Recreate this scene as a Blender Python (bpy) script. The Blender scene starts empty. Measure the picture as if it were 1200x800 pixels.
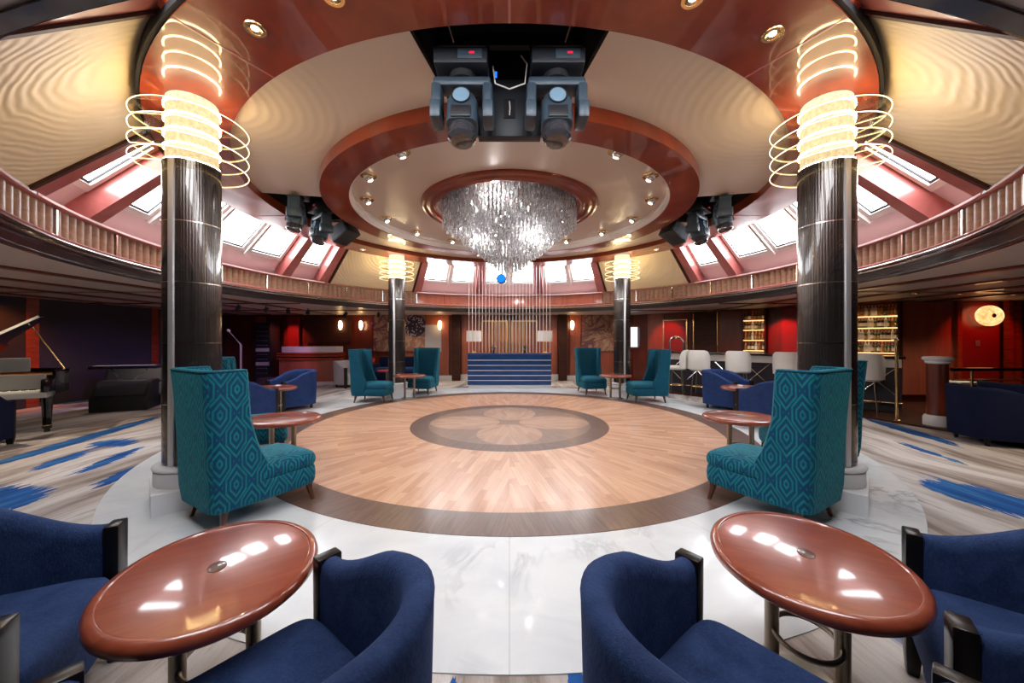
import bpy, bmesh, math, random
from math import sin, cos, pi, radians as RAD, hypot, atan2, sqrt, floor
from mathutils import Vector, Matrix
random.seed(7)
COL = bpy.context.scene.collection
CX, CY = 0.0, 6.605          # axis of the round hall

# ------------------------------------------------------------------ node helper
class X:
    """a socket or number with arithmetic that lays down Math nodes"""
    nt = None
    def __init__(s, v): s.v = v
    @staticmethod
    def m(op, *a, clamp=False):
        n = X.nt.nodes.new('ShaderNodeMath'); n.operation = op; n.use_clamp = clamp
        for i, q in enumerate(a):
            q = q.v if isinstance(q, X) else q
            if isinstance(q, (int, float)): n.inputs[i].default_value = q
            else: X.nt.links.new(q, n.inputs[i])
        return X(n.outputs[0])
    def __add__(s, o): return X.m('ADD', s, o)
    __radd__ = __add__
    def __sub__(s, o): return X.m('SUBTRACT', s, o)
    def __rsub__(s, o): return X.m('SUBTRACT', o, s)
    def __mul__(s, o): return X.m('MULTIPLY', s, o)
    __rmul__ = __mul__
    def __truediv__(s, o): return X.m('DIVIDE', s, o)
    def __lt__(s, o): return X.m('LESS_THAN', s, o)
    def __gt__(s, o): return X.m('GREATER_THAN', s, o)

class Mat:
    def __init__(s, name):
        s.mat = bpy.data.materials.new(name); s.mat.use_nodes = True
        s.nt = s.mat.node_tree; s.nt.nodes.clear(); X.nt = s.nt
        s.out = s.nt.nodes.new('ShaderNodeOutputMaterial')
    def node(s, t, **k):
        n = s.nt.nodes.new(t)
        for a, b in k.items(): setattr(n, a, b)
        return n
    def link(s, a, b):
        a = a.v if isinstance(a, X) else a
        s.nt.links.new(a, b)
    def xyz(s, kind='Object'):
        tc = s.node('ShaderNodeTexCoord'); sp = s.node('ShaderNodeSeparateXYZ')
        s.link(tc.outputs[kind], sp.inputs[0]); return X(sp.outputs[0]), X(sp.outputs[1]), X(sp.outputs[2])
    def vec(s, x, y, z=0.0):
        c = s.node('ShaderNodeCombineXYZ')
        for i, q in enumerate((x, y, z)):
            q = q.v if isinstance(q, X) else q
            if isinstance(q, (int, float)): c.inputs[i].default_value = q
            else: s.link(q, c.inputs[i])
        return c.outputs[0]
    def noise(s, vec, scale, detail=3, rough=.5, dist=0.0, color=False):
        n = s.node('ShaderNodeTexNoise'); s.link(vec, n.inputs['Vector'])
        n.inputs['Scale'].default_value = scale; n.inputs['Detail'].default_value = detail
        n.inputs['Roughness'].default_value = rough; n.inputs['Distortion'].default_value = dist
        return n.outputs['Color'] if color else X(n.outputs['Fac'])
    def white(s, vec):
        n = s.node('ShaderNodeTexWhiteNoise'); n.noise_dimensions = '3D'; s.link(vec, n.inputs['Vector']); return X(n.outputs['Value'])
    def ramp(s, f, stops, interp='LINEAR'):
        n = s.node('ShaderNodeValToRGB'); n.color_ramp.interpolation = interp
        e = n.color_ramp.elements
        while len(e) < len(stops): e.new(.5)
        for i, (p, c) in enumerate(stops): e[i].position = p; e[i].color = (*c, 1)
        s.link(f, n.inputs[0]); return n.outputs[0]
    def mix(s, f, a, b):
        n = s.node('ShaderNodeMix'); n.data_type = 'RGBA'; n.clamp_factor = True
        f = f.v if isinstance(f, X) else f
        if isinstance(f, (int, float)): n.inputs[0].default_value = f
        else: s.link(f, n.inputs[0])
        for i, q in ((6, a), (7, b)):
            if isinstance(q, tuple): n.inputs[i].default_value = (*q, 1)
            else: s.link(q, n.inputs[i])
        return n.outputs[2]
    def bump(s, h, strength=.3, dist=.01):
        n = s.node('ShaderNodeBump'); n.inputs['Strength'].default_value = strength; n.inputs['Distance'].default_value = dist
        s.link(h, n.inputs['Height']); return n.outputs[0]
    def pbr(s, col, rough=.5, metal=0.0, coat=0.0, coat_r=.05, spec=.5, normal=None, sheen=0.0, emit=None, estr=0.0, trans=0.0, ior=1.45, sheen_tint=None, coat_n=None):
        p = s.node('ShaderNodeBsdfPrincipled')
        def st(k, v):
            if isinstance(v, X): v = v.v
            if isinstance(v, tuple): p.inputs[k].default_value = (*v, 1) if len(v) == 3 else v
            elif isinstance(v, (int, float)): p.inputs[k].default_value = v
            else: s.link(v, p.inputs[k])
        st('Base Color', col); st('Roughness', rough); st('Metallic', metal); st('Coat Weight', coat); st('Coat Roughness', coat_r)
        st('Specular IOR Level', spec); st('Sheen Weight', sheen); st('Transmission Weight', trans); st('IOR', ior)
        if sheen_tint: st('Sheen Tint', sheen_tint)
        if normal is not None: s.link(normal, p.inputs['Normal'])
        if emit is not None: st('Emission Color', emit); st('Emission Strength', estr)
        s.link(p.outputs[0], s.out.inputs[0]); return s.mat

def plain(name, col, rough=.5, **k):
    return Mat(name).pbr(col, rough, **k)
def emis(name, col, st):
    m = Mat(name); e = m.node('ShaderNodeEmission'); e.inputs[0].default_value = (*col, 1); e.inputs[1].default_value = st
    m.link(e.outputs[0], m.out.inputs[0]); return m.mat

M = {}
def wood(name, dark, light, rough=.25, coat=.6, axis=(1, 1, 6), scale=3.0, coat_r=.04, spec=.5):
    m = Mat(name); x, y, z = m.xyz()
    f = m.noise(m.vec(x * axis[0], y * axis[1], z * axis[2]), scale, 5, .6, .6)
    M[name] = m.pbr(m.ramp(f, [(.3, dark), (.7, light)]), rough, coat=coat, coat_r=coat_r, spec=spec)
wood('mahogany', (.20, .028, .010), (.34, .058, .020))
wood('mahogany_soffit', (.14, .017, .005), (.28, .042, .010), rough=.30, coat=.55, coat_r=.02, spec=.3, axis=(1.2, 1.2, 1), scale=1.2)
wood('table_wood', (.20, .035, .016), (.30, .066, .030), rough=.3, coat=.9, axis=(7, 1.2, 1), scale=3, coat_r=.085)
wood('wall_wood', (.085, .014, .007), (.17, .030, .014), rough=.3, coat=.4, axis=(3, 3, .5), scale=2.2)
wood('wall_wood_light', (.27, .070, .040), (.40, .115, .065), rough=.3, coat=.35, axis=(3, 3, .4), scale=2.0)
wood('pink_wood', (.34, .085, .075), (.48, .15, .135), rough=.3, coat=.4, axis=(1, 1, 1), scale=3)
wood('flute_wood', (.20, .10, .060), (.32, .175, .105), rough=.4, coat=.1, axis=(1, 1, 3), scale=9)
wood('dark_wood', (.035, .012, .008), (.07, .024, .014), rough=.5, coat=0.0, spec=.2)
wood('leg_wood', (.06, .018, .010), (.12, .04, .02), rough=.35, coat=.3, axis=(6, 6, 1), scale=8)
wood('ceiling_batten', (.09, .018, .010), (.16, .034, .018), rough=.3, coat=.4)
M['white_trim'] = plain('white_trim', (.74, .70, .68), .4)
M['pink_white'] = plain('pink_white', (.72, .54, .54), .4)
M['black'] = plain('black', (.012, .012, .014), .45)
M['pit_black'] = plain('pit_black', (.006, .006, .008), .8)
M['black_gloss'] = plain('black_gloss', (.006, .005, .005), .14, coat=.6)
M['lacquer'] = plain('lacquer', (.006, .005, .005), .30, spec=.4)
M['device'] = plain('device', (.028, .047, .066), .42, spec=.6)
M['device_dark'] = plain('device_dark', (.007, .009, .014), .5)
M['chrome'] = plain('chrome', (.72, .68, .64), .16, metal=1.0)
M['steel'] = plain('steel', (.62, .62, .64), .38, metal=.75)
M['bronze'] = plain('bronze', (.26, .22, .17), .32, metal=1.0)
M['brass'] = plain('brass', (.78, .52, .24), .22, metal=1.0)
M['moulding_dark'] = plain('moulding_dark', (.035, .022, .022), .22, coat=.5)
M['white_plastic'] = plain('white_plastic', (.74, .69, .62), .45)
M['white_cloth'] = plain('white_cloth', (.70, .67, .62), .8)
M['grey_cloth'] = plain('grey_cloth', (.42, .40, .41), .85)
M['red_leather'] = plain('red_leather', (.40, .035, .022), .5)
M['purple_cloth'] = plain('purple_cloth', (.05, .02, .07), .8)
M['gold'] = plain('gold', (.75, .44, .15), .3, metal=1.0)
M['piano_reflection_grey'] = plain('piano_reflection_grey', (.30, .30, .29), .12, coat=1.0)  # grey colour stands in for reflections on the black piano's keyboard front
M['ivory'] = plain('ivory', (.75, .73, .66), .3)
M['stone_white'] = plain('stone_white', (.70, .70, .71), .35, coat=.3)
M['shade'] = plain('shade', (.85, .82, .76), .8)
M['string_white'] = plain('string_white', (.92, .90, .87), .3, metal=.3)
M['mirror'] = plain('mirror', (.55, .5, .48), .08, metal=1.0)
M['wall_dark'] = plain('wall_dark', (.030, .026, .036), .6)
M['red_panel'] = plain('red_panel', (.22, .012, .010), .4, coat=.2)
M['lens'] = plain('lens', (.16, .25, .33), .15, coat=.6)
M['lens_dark'] = plain('lens_dark', (.03, .03, .035), .05, coat=1.0)
M['em_warm'] = emis('em_warm', (1.0, .74, .38), 9.0)
M['em_down'] = emis('em_down', (1.0, .82, .58), 5.0)
M['em_sconce'] = emis('em_sconce', (1.0, .62, .28), 6.0)
M['em_purple'] = emis('em_purple', (.55, .20, 1.0), 12.0)
M['em_pink'] = emis('em_pink', (.95, .45, 1.0), 10.0)
M['em_blue'] = emis('em_blue', (.01, .16, 1.0), .9)
M['em_redled'] = emis('em_redled', (1.0, .02, .06), .5)
M['em_white'] = emis('em_white', (1.0, .97, .92), 9.0)
M['em_led'] = emis('em_led', (1.0, .78, .46), 34.0)
M['em_rim'] = emis('em_rim', (1.0, .78, .44), 2.2)

def skylight_glass():
    m = Mat('skylight_glass'); e = m.node('ShaderNodeEmission'); e.inputs[0].default_value = (.93, .96, 1.0, 1); e.inputs[1].default_value = SKY
    g = m.node('ShaderNodeBsdfGlossy'); g.inputs[1].default_value = .08
    a = m.node('ShaderNodeMixShader'); a.inputs[0].default_value = .04
    m.link(e.outputs[0], a.inputs[1]); m.link(g.outputs[0], a.inputs[2]); m.link(a.outputs[0], m.out.inputs[0]); M['skylight'] = m.mat
SKY = 9.0
skylight_glass()

def clear(name, tint, alpha, rough=.04):
    """clear acrylic or glass: mostly see-through with a glossy surface"""
    m = Mat(name); t = m.node('ShaderNodeBsdfTransparent'); t.inputs[0].default_value = (*tint, 1)
    g = m.node('ShaderNodeBsdfGlossy'); g.inputs[1].default_value = rough
    a = m.node('ShaderNodeMixShader'); a.inputs[0].default_value = alpha
    m.link(t.outputs[0], a.inputs[1]); m.link(g.outputs[0], a.inputs[2]); m.link(a.outputs[0], m.out.inputs[0]); M[name] = m.mat
clear('acrylic', (.97, .93, .84), .10)
clear('clear_glass', (.85, .87, .86), .25)

def lamp_glow():
    m = Mat('lamp_diffuser'); x, y, z = m.xyz()
    a = X.m('ARCTAN2', y, x)
    v = m.noise(m.vec(a * 1.0, z * 4.0, 0.0), 6, 3)
    st = (v * 1.6 + .6) * LAMP
    e = m.node('ShaderNodeEmission'); e.inputs[0].default_value = (1.0, .80, .50, 1); m.link(st, e.inputs[1])
    m.link(e.outputs[0], m.out.inputs[0]); M['lamp_diffuser'] = m.mat
LAMP = 0.42
lamp_glow()

def crystal():
    m = Mat('crystal'); x, y, z = m.xyz('Generated')
    g = m.node('ShaderNodeBsdfGlossy'); g.inputs[0].default_value = (1, 1, 1, 1); g.inputs[1].default_value = .10
    t = m.node('ShaderNodeBsdfTransparent'); t.inputs[0].default_value = (.78, .78, .80, 1)
    d = m.node('ShaderNodeBsdfTranslucent'); d.inputs[0].default_value = (.9, .9, .92, 1)
    a = m.node('ShaderNodeMixShader'); a.inputs[0].default_value = .28
    b = m.node('ShaderNodeMixShader'); b.inputs[0].default_value = .50
    geo = m.node('ShaderNodeNewGeometry'); rnd = X(geo.outputs['Random Per Island'])
    tc = m.node('ShaderNodeTexCoord'); sp = m.node('ShaderNodeSeparateXYZ'); m.link(geo.outputs['Position'], sp.inputs[0])
    f = m.noise(m.vec(X(sp.outputs[0]) * 38.0, X(sp.outputs[1]) * 38.0, X(sp.outputs[2]) * 15.0 + rnd * 40.0), 1.0, 1)
    m.link(X.m('MULTIPLY_ADD', f, 3.2, -1.1, clamp=True) * .62, a.inputs[0])
    m.link(g.outputs[0], a.inputs[1]); m.link(t.outputs[0], a.inputs[2])
    m.link(a.outputs[0], b.inputs[1]); m.link(d.outputs[0], b.inputs[2])
    m.link(X.m('MULTIPLY_ADD', m.noise(m.vec(X(sp.outputs[0]) * 30.0, X(sp.outputs[1]) * 30.0, X(sp.outputs[2]) * 11.0 + rnd * 70.0), 1.0, 1), 4.0, -1.5, clamp=True) * .8 + .1, b.inputs[0])
    m.link(b.outputs[0], m.out.inputs[0]); M['crystal'] = m.mat
crystal()

def col_mat():
    m = Mat('column_tile'); x, y, z = m.xyz()
    a = X.m('ARCTAN2', y, x)
    w = X.m('SINE', a * 64.0)
    n = m.noise(m.vec(a * 14.0, z * .25, 0.0), 3.0, 3)
    h = w * .5 + n * 1.2
    c = m.ramp(n, [(.35, (.035, .030, .028)), (.65, (.12, .105, .095))])
    M['column_tile'] = m.pbr(c, .2, metal=.85, coat=.7, coat_r=.03, normal=m.bump(h, .35, .004))
col_mat()

def velvet(name, base, hi, patt=False):
    m = Mat(name); x, y, z = m.xyz()
    n = m.noise(m.vec(x, y, z), 9, 4, .6, .8)
    f = m.noise(m.vec(x * 1.6, y * 1.6, z * .8), 75, 3, .7, .6)
    c = m.mix(X.m('MULTIPLY_ADD', n, .9, -.25, clamp=True) + X.m('MULTIPLY_ADD', f, 1.6, -.75, clamp=True), base, hi)
    c = m.mix((f - .3) * .7, c, (base[0] * .6, base[1] * .6, base[2] * .6))
    M[name] = m.pbr(c, .85, sheen=.35, sheen_tint=hi, normal=m.bump(f, .5, .006), spec=.2)
velvet('blue_velvet', (.008, .020, .070), (.050, .095, .240))
velvet('navy_cloth', (.004, .007, .030), (.007, .013, .050))
velvet('mid_blue', (.014, .032, .115), (.035, .075, .22))

def teal(name, A=(.002, .042, .105), B=(.003, .170, .190), sx=.215, sy=.37, n=4.6):
    """cut velvet: nested hexagons in a staggered lattice"""
    m = Mat(name)
    tc = m.node('ShaderNodeUVMap'); sp = m.node('ShaderNodeSeparateXYZ'); m.link(tc.outputs[0], sp.inputs[0])
    u, v = X(sp.outputs[0]) / sx, X(sp.outputs[1]) / sy
    def hexd(ox, oy):
        p = X.m('ABSOLUTE', X.m('FRACT', u + ox) - .5); q = X.m('ABSOLUTE', X.m('FRACT', v + oy) - .5)
        return X.m('MAXIMUM', p * 1.75, p * 1.15 + q * 1.30)
    d = X.m('MINIMUM', hexd(0.0, 0.0), hexd(.5, .5))
    line = X.m('SMOOTH_MIN', 1.0, X.m('ABSOLUTE', X.m('FRACT', d * n) - .5) * 4.0, .1)
    st = X.m('MULTIPLY_ADD', line, 3.0, -1.9, clamp=True)
    x, y, z = m.xyz(); f = m.noise(m.vec(x, y, z), 14, 4, .6)
    bcol = m.mix(X.m('MULTIPLY_ADD', f, 2.2, -.6, clamp=True), (B[0], B[1] * .6, B[2] * .65), B)
    c = m.mix(st, bcol, A)
    M[name] = m.pbr(c, .75, sheen=.25, sheen_tint=(.1, .7, .75), spec=.25, normal=m.bump((1.0 - st) + f * .4, .35, .006))
teal('teal_pattern')
teal('teal_fine', (.002, .050, .100), (.002, .095, .145), .215, .37, 4.6)

def marble():
    m = Mat('marble'); x, y, z = m.xyz()
    w = m.noise(m.vec(x, y, z), .55, 6, .62, 1.6)
    v = X.m('ABSOLUTE', w - .5); vein = X.m('MULTIPLY_ADD', v, -34.0, 1.0, clamp=True)
    w2 = m.noise(m.vec(x + 7.3, y * 1.6, z), .9, 5, .6, 2.2)
    msk = m.noise(m.vec(x, y, z + 3.0), .8, 2)
    vein = vein * X.m('MULTIPLY_ADD', msk, 6.0, -3.2, clamp=True)
    cl = m.ramp(w2, [(.3, (.53, .56, .59)), (.6, (.63, .655, .67))])
    a = X.m('ARCTAN2', y, x); t = a / (2 * pi) * 16.0
    seam = X.m('ABSOLUTE', X.m('FRACT', t + .5) - .5) * X.m('SQRT', x * x + y * y) * (2 * pi / 16.0) < .004
    c = m.mix(vein * .85, cl, (.22, .24, .27)); c = m.mix(seam * .5, c, (.35, .37, .38))
    M['marble'] = m.pbr(c, .30, coat=.12, spec=.5)
marble()

def parquet():
    m = Mat('parquet'); x, y, z = m.xyz()
    r = X.m('SQRT', x * x + y * y); a = X.m('ARCTAN2', y, x)
    S = 16.0; t = a / (2 * pi) * S; sec = X.m('FLOOR', t); da = (t - sec - .5) * (2 * pi / S)
    ac = X.m('SINE', da) * r; al = X.m('COSINE', da) * r
    pl = X.m('FLOOR', ac / .075); rnd0 = m.white(m.vec(sec, pl, 0.0))
    sg = X.m('FLOOR', al / .55 + rnd0 * 3.0); rnd = m.white(m.vec(sec + .5, pl, sg))
    g = m.noise(m.vec(ac * 22.0, al * 1.3, rnd * 9.0), 2.2, 4, .6)
    v = rnd * .38 + g * .55 + .05
    light = m.ramp(v, [(.15, (.36, .17, .095)), (.5, (.51, .285, .18)), (.85, (.64, .41, .28))])
    dark = m.ramp(g, [(.3, (.085, .048, .036)), (.7, (.17, .10, .075))])
    mid = m.ramp(v, [(.15, (.26, .15, .105)), (.85, (.44, .29, .21))])
    # four light lobes inside the inlay
    def lobe(cx, cy, ax, ay):
        p = (x - cx) / ax; q = (y - cy) / ay
        return p * p + q * q
    L = X.m('MINIMUM', X.m('MINIMUM', lobe(.80, 0, .62, .52), lobe(-.80, 0, .62, .52)), X.m('MINIMUM', lobe(0, .80, .52, .62), lobe(0, -.80, .52, .62)))
    inner = m.mix(L < 1.0, m.ramp(g, [(.3, (.15, .095, .072)), (.7, (.27, .175, .135))]), mid)
    c = m.mix(r < 1.43, m.mix(r < 1.74, light, dark), inner)
    c = m.mix(r > 3.455, c, dark)
    seam = (X.m('ABSOLUTE', X.m('FRACT', ac / .075) - .5) > .48) * .35
    c = m.mix(seam, c, (.06, .03, .02))
    M['parquet'] = m.pbr(c, .34, coat=.12, coat_r=.15, spec=.5)
parquet()

def carpet():
    m = Mat('carpet'); x, y, z = m.xyz()
    jag = m.noise(m.vec(x * 22.0, y * 2.2, 0.0), 1.0, 3, .7)
    wob = m.noise(m.vec(x, y, 0.0), .35, 2)
    X1 = x + X.m('SINE', y * .35) * .5 + wob * 1.2
    s1 = m.noise(m.vec(X1 * 2.6, y * .33 + jag * .25, 0.0), 1.0, 5, .66)
    base = m.ramp(s1, [(.28, (.10, .075, .065)), (.40, (.27, .225, .20)), (.50, (.46, .415, .39)), (.60, (.60, .575, .56)), (.68, (.32, .285, .275)), (.8, (.52, .50, .49))])
    s2 = m.noise(m.vec(X1 * .95 + 4.0, y * .30 + jag * .30, 3.7), 1.0, 3, .5)
    blue = m.ramp(m.noise(m.vec(x * 9, y * 1.2, 1.0), 1.0, 2), [(.3, (.006, .045, .19)), (.55, (.015, .10, .34)), (.75, (.05, .20, .34))])
    mk = X.m('MULTIPLY_ADD', s2, 22.0, -13.6, clamp=True)
    def patch(cx, cy, ax, ay, sk=0.0):
        p = (x - cx - (y - cy) * sk + (jag - .5) * .25) / ax; q = (y - cy + (jag - .5) * .8) / ay
        return p * p + q * q < 1.0
    for p in ((-4.85, 3.42, .46, .34, -.3), (4.52, 3.48, .33, .46, .0), (-5.75, 5.3, .32, .22, -.3), (-6.5, 5.7, .16, 1.5, -.24), (6.6, 6.1, .14, .9, .25), (-4.30, 4.05, .10, .35, -.3), (-4.35, 4.75, .12, .3, -.2), (-5.0, 4.6, .10, .5, -.3), (4.0, 4.6, .12, .5, .2), (5.6, 4.9, .06, .5, .2), (-5.6, 4.6, .12, .4, -.3),
              (-1.05, 1.0, .12, .5, .3), (.28, 1.2, .06, .5, 0), (-.25, 1.1, .06, .5, 0)):
        mk = X.m('MAXIMUM', mk, patch(*p))
    c = m.mix(mk, base, blue)
    pile = m.noise(m.vec(x, y, 0.0), 220, 2)
    c = m.mix((pile - .35) * .5, c, (.10, .09, .09))
    M['carpet'] = m.pbr(c, .95, spec=.1, normal=m.bump(pile, .4, .004))
carpet()

def cream():
    m = Mat('cream_caustic_relief'); x, y, z = m.xyz('Object')
    X.nt = m.nt
    # lamp's caustic glow put into ripple relief round the nearest column head
    ax = X.m('ABSOLUTE', x) - 3.005; ay = X.m('ABSOLUTE', y) - 3.14; az = z - 3.35
    r = X.m('SQRT', ax * ax + ay * ay + az * az)
    wv = m.noise(m.vec(x, y, z), .9, 3, .6)
    ph = r * 100.0 + wv * 26.0
    h = X.m('SINE', ph) * X.m('MULTIPLY_ADD', m.noise(m.vec(x + 3.0, y, z), 1.6, 2), 1.6, -.25, clamp=True)
    M['cream_caustic_relief'] = m.pbr((.72, .60, .42), .45, spec=.35, normal=m.bump(h, .45, .008))
cream()
def ceil_cream():
    m = Mat('ceiling_cream'); x, y, z = m.xyz()
    ax = X.m('ABSOLUTE', x) - 3.005; ay = X.m('ABSOLUTE', y) - 3.14
    r = X.m('SQRT', ax * ax + ay * ay)
    wv = m.noise(m.vec(x, y, z), .8, 2)
    h = X.m('SINE', r * 58.0 + wv * 9.0) * X.m('MULTIPLY_ADD', r, -.55, 1.05, clamp=True)  # lamp's rippled glow put into relief, fading away from the columns
    M['ceiling_cream'] = m.pbr((.64, .55, .46), .38, coat=.2, spec=.5, normal=m.bump(h, .28, .010))
ceil_cream()
M['ceiling_disc'] = plain('ceiling_disc', (.56, .47, .40), .3, coat=.2, coat_r=.12)
M['outer_ceiling'] = plain('outer_ceiling', (.50, .42, .37), .42)
def stripes(name, a, b):
    m = Mat(name); x, y, z = m.xyz(); n = m.noise(m.vec(x * .5, y * 3, z), 6, 3)
    M[name] = m.pbr(m.ramp(n, [(.3, a), (.7, b)]), .28, coat=.35, coat_r=.03)
stripes('blue_lacquer', (.001, .032, .13), (.002, .060, .22))

def mural(name, bgA, bgB, ink, kind):
    m = Mat(name); x, y, z = m.xyz('Object')
    n = m.noise(m.vec(x, y, z), 1.4, 2, .5, 2.0)
    bg = m.ramp(n, [(.42, bgA), (.5, bgB), (.58, bgA)])
    if kind:
        v = m.node('ShaderNodeTexVoronoi'); m.link(m.vec(x, y, z), v.inputs['Vector']); v.inputs['Scale'].default_value = 12
        dots = X(v.outputs['Distance']) < .34
        cx = x - .12; cz = z - .28; R = X.m('SQRT', cx * cx + cz * cz) < .42
        c = m.mix(dots * R, m.mix(R, bg, (.03, .02, .04)), ink)
    else:
        c = m.mix(X.m('ABSOLUTE', m.noise(m.vec(x, y, z + 5.0), 1.2, 2, .5, 1.5) - .5) < .03, bg, ink)
    M[name] = m.pbr(c, .4, coat=.3)
mural('mural_dots', (.26, .12, .08), (.42, .26, .18), (.55, .42, .42), True)
mural('mural_swirl', (.24, .11, .08), (.36, .24, .16), (.16, .05, .06), False)
def onyx():
    m = Mat('onyx_glow'); x, y, z = m.xyz(); n = m.noise(m.vec(x, y, z), 6, 4, .6, 1.5)
    e = m.node('ShaderNodeEmission'); e.inputs[1].default_value = .75
    m.link(m.ramp(n, [(.35, (1.0, .30, .08)), (.6, (1.0, .62, .28))]), e.inputs[0]); m.link(e.outputs[0], m.out.inputs[0]); M['onyx'] = m.mat
onyx()

# ------------------------------------------------------------------ mesh helper
class MB:
    def __init__(s): s.v = []; s.f = []; s.mi = []; s.cur = 0
    def add(s, vs, fs, T=None):
        o = len(s.v)
        if T is not None: vs = [tuple(T @ Vector(p)) for p in vs]
        s.v += [tuple(p) for p in vs]; s.f += [tuple(i + o for i in f) for f in fs]; s.mi += [s.cur] * len(fs); return s
    def box(s, c, d, rz=0.0, T=None, taper=1.0):
        x, y, z = d[0] / 2, d[1] / 2, d[2] / 2; t = taper
        vs = [(-x*t, -y*t, -z), (x*t, -y*t, -z), (x*t, y*t, -z), (-x*t, y*t, -z), (-x, -y, z), (x, -y, z), (x, y, z), (-x, y, z)]
        fs = [(0, 3, 2, 1), (4, 5, 6, 7), (0, 1, 5, 4), (1, 2, 6, 5), (2, 3, 7, 6), (3, 0, 4, 7)]
        m = Matrix.Translation(c) @ Matrix.Rotation(rz, 4, 'Z')
        if T is not None: m = T @ m
        return s.add(vs, fs, m)
    def hexa(s, p):   # eight corners, bottom four then top four
        return s.add(p, [(0, 3, 2, 1), (4, 5, 6, 7), (0, 1, 5, 4), (1, 2, 6, 5), (2, 3, 7, 6), (3, 0, 4, 7)])
    def lathe(s, prof, n=32, c=(0, 0, 0), sx=1.0, sy=1.0, closed=False, T=None):
        vs = []; fs = []; k = len(prof)
        for i in range(n):
            a = 2 * pi * i / n
            for r, z in prof: vs.append((c[0] + r * cos(a) * sx, c[1] + r * sin(a) * sy, c[2] + z))
        for i in range(n):
            j = (i + 1) % n
            for q in range(k if closed else k - 1):
                p = (q + 1) % k
                fs.append((i * k + q, j * k + q, j * k + p, i * k + p))
        if not closed:
            if prof[0][0] > 1e-6: fs.append(tuple(i * k for i in range(n))[::-1])
            if prof[-1][0] > 1e-6: fs.append(tuple(i * k + k - 1 for i in range(n)))
        return s.add(vs, fs, T)
    def cyl(s, c, r, h, n=24, T=None, r2=None):
        return s.lathe([(r, 0), (r if r2 is None else r2, h)], n, c, T=T)
    def arc(s, prof, a0, a1, n=None, closed=True, caps=True):
        """profile of (radius, z) swept about the hall's axis from a0 to a1 degrees"""
        if n is None: n = max(1, int(abs(a1 - a0) / 1.25))
        full = abs(a1 - a0) >= 359.9; m = n if full else n + 1; k = len(prof); vs = []; fs = []
        for i in range(m):
            a = RAD(a0 + (a1 - a0) * i / n)
            for r, z in prof: vs.append((CX + r * cos(a), CY + r * sin(a), z))
        for i in range(n):
            j = (i + 1) % m
            for q in range(k if closed else k - 1):
                p = (q + 1) % k; fs.append((i * k + q, i * k + p, j * k + p, j * k + q))
        if closed and caps and not full:
            fs.append(tuple(range(k))); fs.append(tuple((m - 1) * k + q for q in range(k))[::-1])
        return s.add(vs, fs)
    def tube(s, pts, r, n=8, closed=False, T=None):
        P = [Vector(p) for p in pts]; k = len(P); vs = []; fs = []; prev = None
        R = r if isinstance(r, (list, tuple)) else [r] * k
        for i in range(k):
            if closed: t = P[(i + 1) % k] - P[i - 1]
            else: t = P[min(i + 1, k - 1)] - P[max(i - 1, 0)]
            t.normalize()
            if prev is None:
                prev = t.orthogonal().normalized()
            a = (prev - t * prev.dot(t)); a = a.normalized() if a.length > 1e-5 else t.orthogonal().normalized()
            prev = a; b = t.cross(a)
            for q in range(n):
                w = 2 * pi * q / n; vs.append(P[i] + (a * cos(w) + b * sin(w)) * R[i])
        for i in range(k if closed else k - 1):
            j = (i + 1) % k
            for q in range(n): fs.append((i * n + q, i * n + (q + 1) % n, j * n + (q + 1) % n, j * n + q))
        if not closed: fs.append(tuple(range(n))[::-1]); fs.append(tuple((k - 1) * n + q for q in range(n)))
        return s.add(vs, fs, T)
    def loft(s, loops, caps=True, T=None):
        n = len(loops[0]); vs = [p for L in loops for p in L]; fs = []
        for i in range(len(loops) - 1):
            for q in range(n): fs.append((i * n + q, i * n + (q + 1) % n, (i + 1) * n + (q + 1) % n, (i + 1) * n + q))
        if caps: fs.append(tuple(range(n))[::-1]); fs.append(tuple((len(loops) - 1) * n + q for q in range(n)))
        return s.add(vs, fs, T)
    def sph(s, c, r, n=16, m=10, sc=(1, 1, 1), T=None):
        prof = [(r * sin(pi * i / m), -r * cos(pi * i / m)) for i in range(m + 1)]
        prof = [(a * 1.0, b * sc[2]) for a, b in prof]
        return s.lathe(prof, n, c, sc[0], sc[1], T=T)
    def build(s, name, mats, parent=None, smooth=True, bevel=0.0, sub=0, uv=False, angle=35, origin=None, bseg=2):
        me = bpy.data.meshes.new(name); v = s.v
        if origin is not None: v = [(a - origin[0], b - origin[1], c - origin[2]) for a, b, c in v]
        me.from_pydata(v, [], s.f)
        for q in (mats if isinstance(mats, (list, tuple)) else [mats]): me.materials.append(M[q])
        me.polygons.foreach_set('material_index', s.mi)
        bm = bmesh.new(); bm.from_mesh(me); bmesh.ops.remove_doubles(bm, verts=bm.verts, dist=1e-5)
        bmesh.ops.recalc_face_normals(bm, faces=bm.faces)
        if bevel > 0:
            ed = [e for e in bm.edges if len(e.link_faces) == 2 and e.calc_face_angle(0) > RAD(30)]
            bmesh.ops.bevel(bm, geom=ed, offset=bevel, segments=bseg, affect='EDGES', profile=.5, clamp_overlap=True)
        for f in bm.faces: f.smooth = smooth
        if smooth:
            for e in bm.edges:
                if len(e.link_faces) == 2 and e.calc_face_angle(0) > RAD(angle): e.smooth = False
        if uv:
            L = bm.loops.layers.uv.new('UVMap')
            for f in bm.faces:
                n = f.normal
                for l in f.loops:
                    p = l.vert.co
                    if abs(n.z) > .75: l[L].uv = (p.x, p.y)
                    elif abs(n.x) > abs(n.y): l[L].uv = (p.y, p.z)
                    else: l[L].uv = (p.x, p.z)
        bm.to_mesh(me); bm.free()
        o = bpy.data.objects.new(name, me); COL.objects.link(o)
        if origin is not None: o.location = origin
        if parent is not None: o.parent = parent
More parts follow.
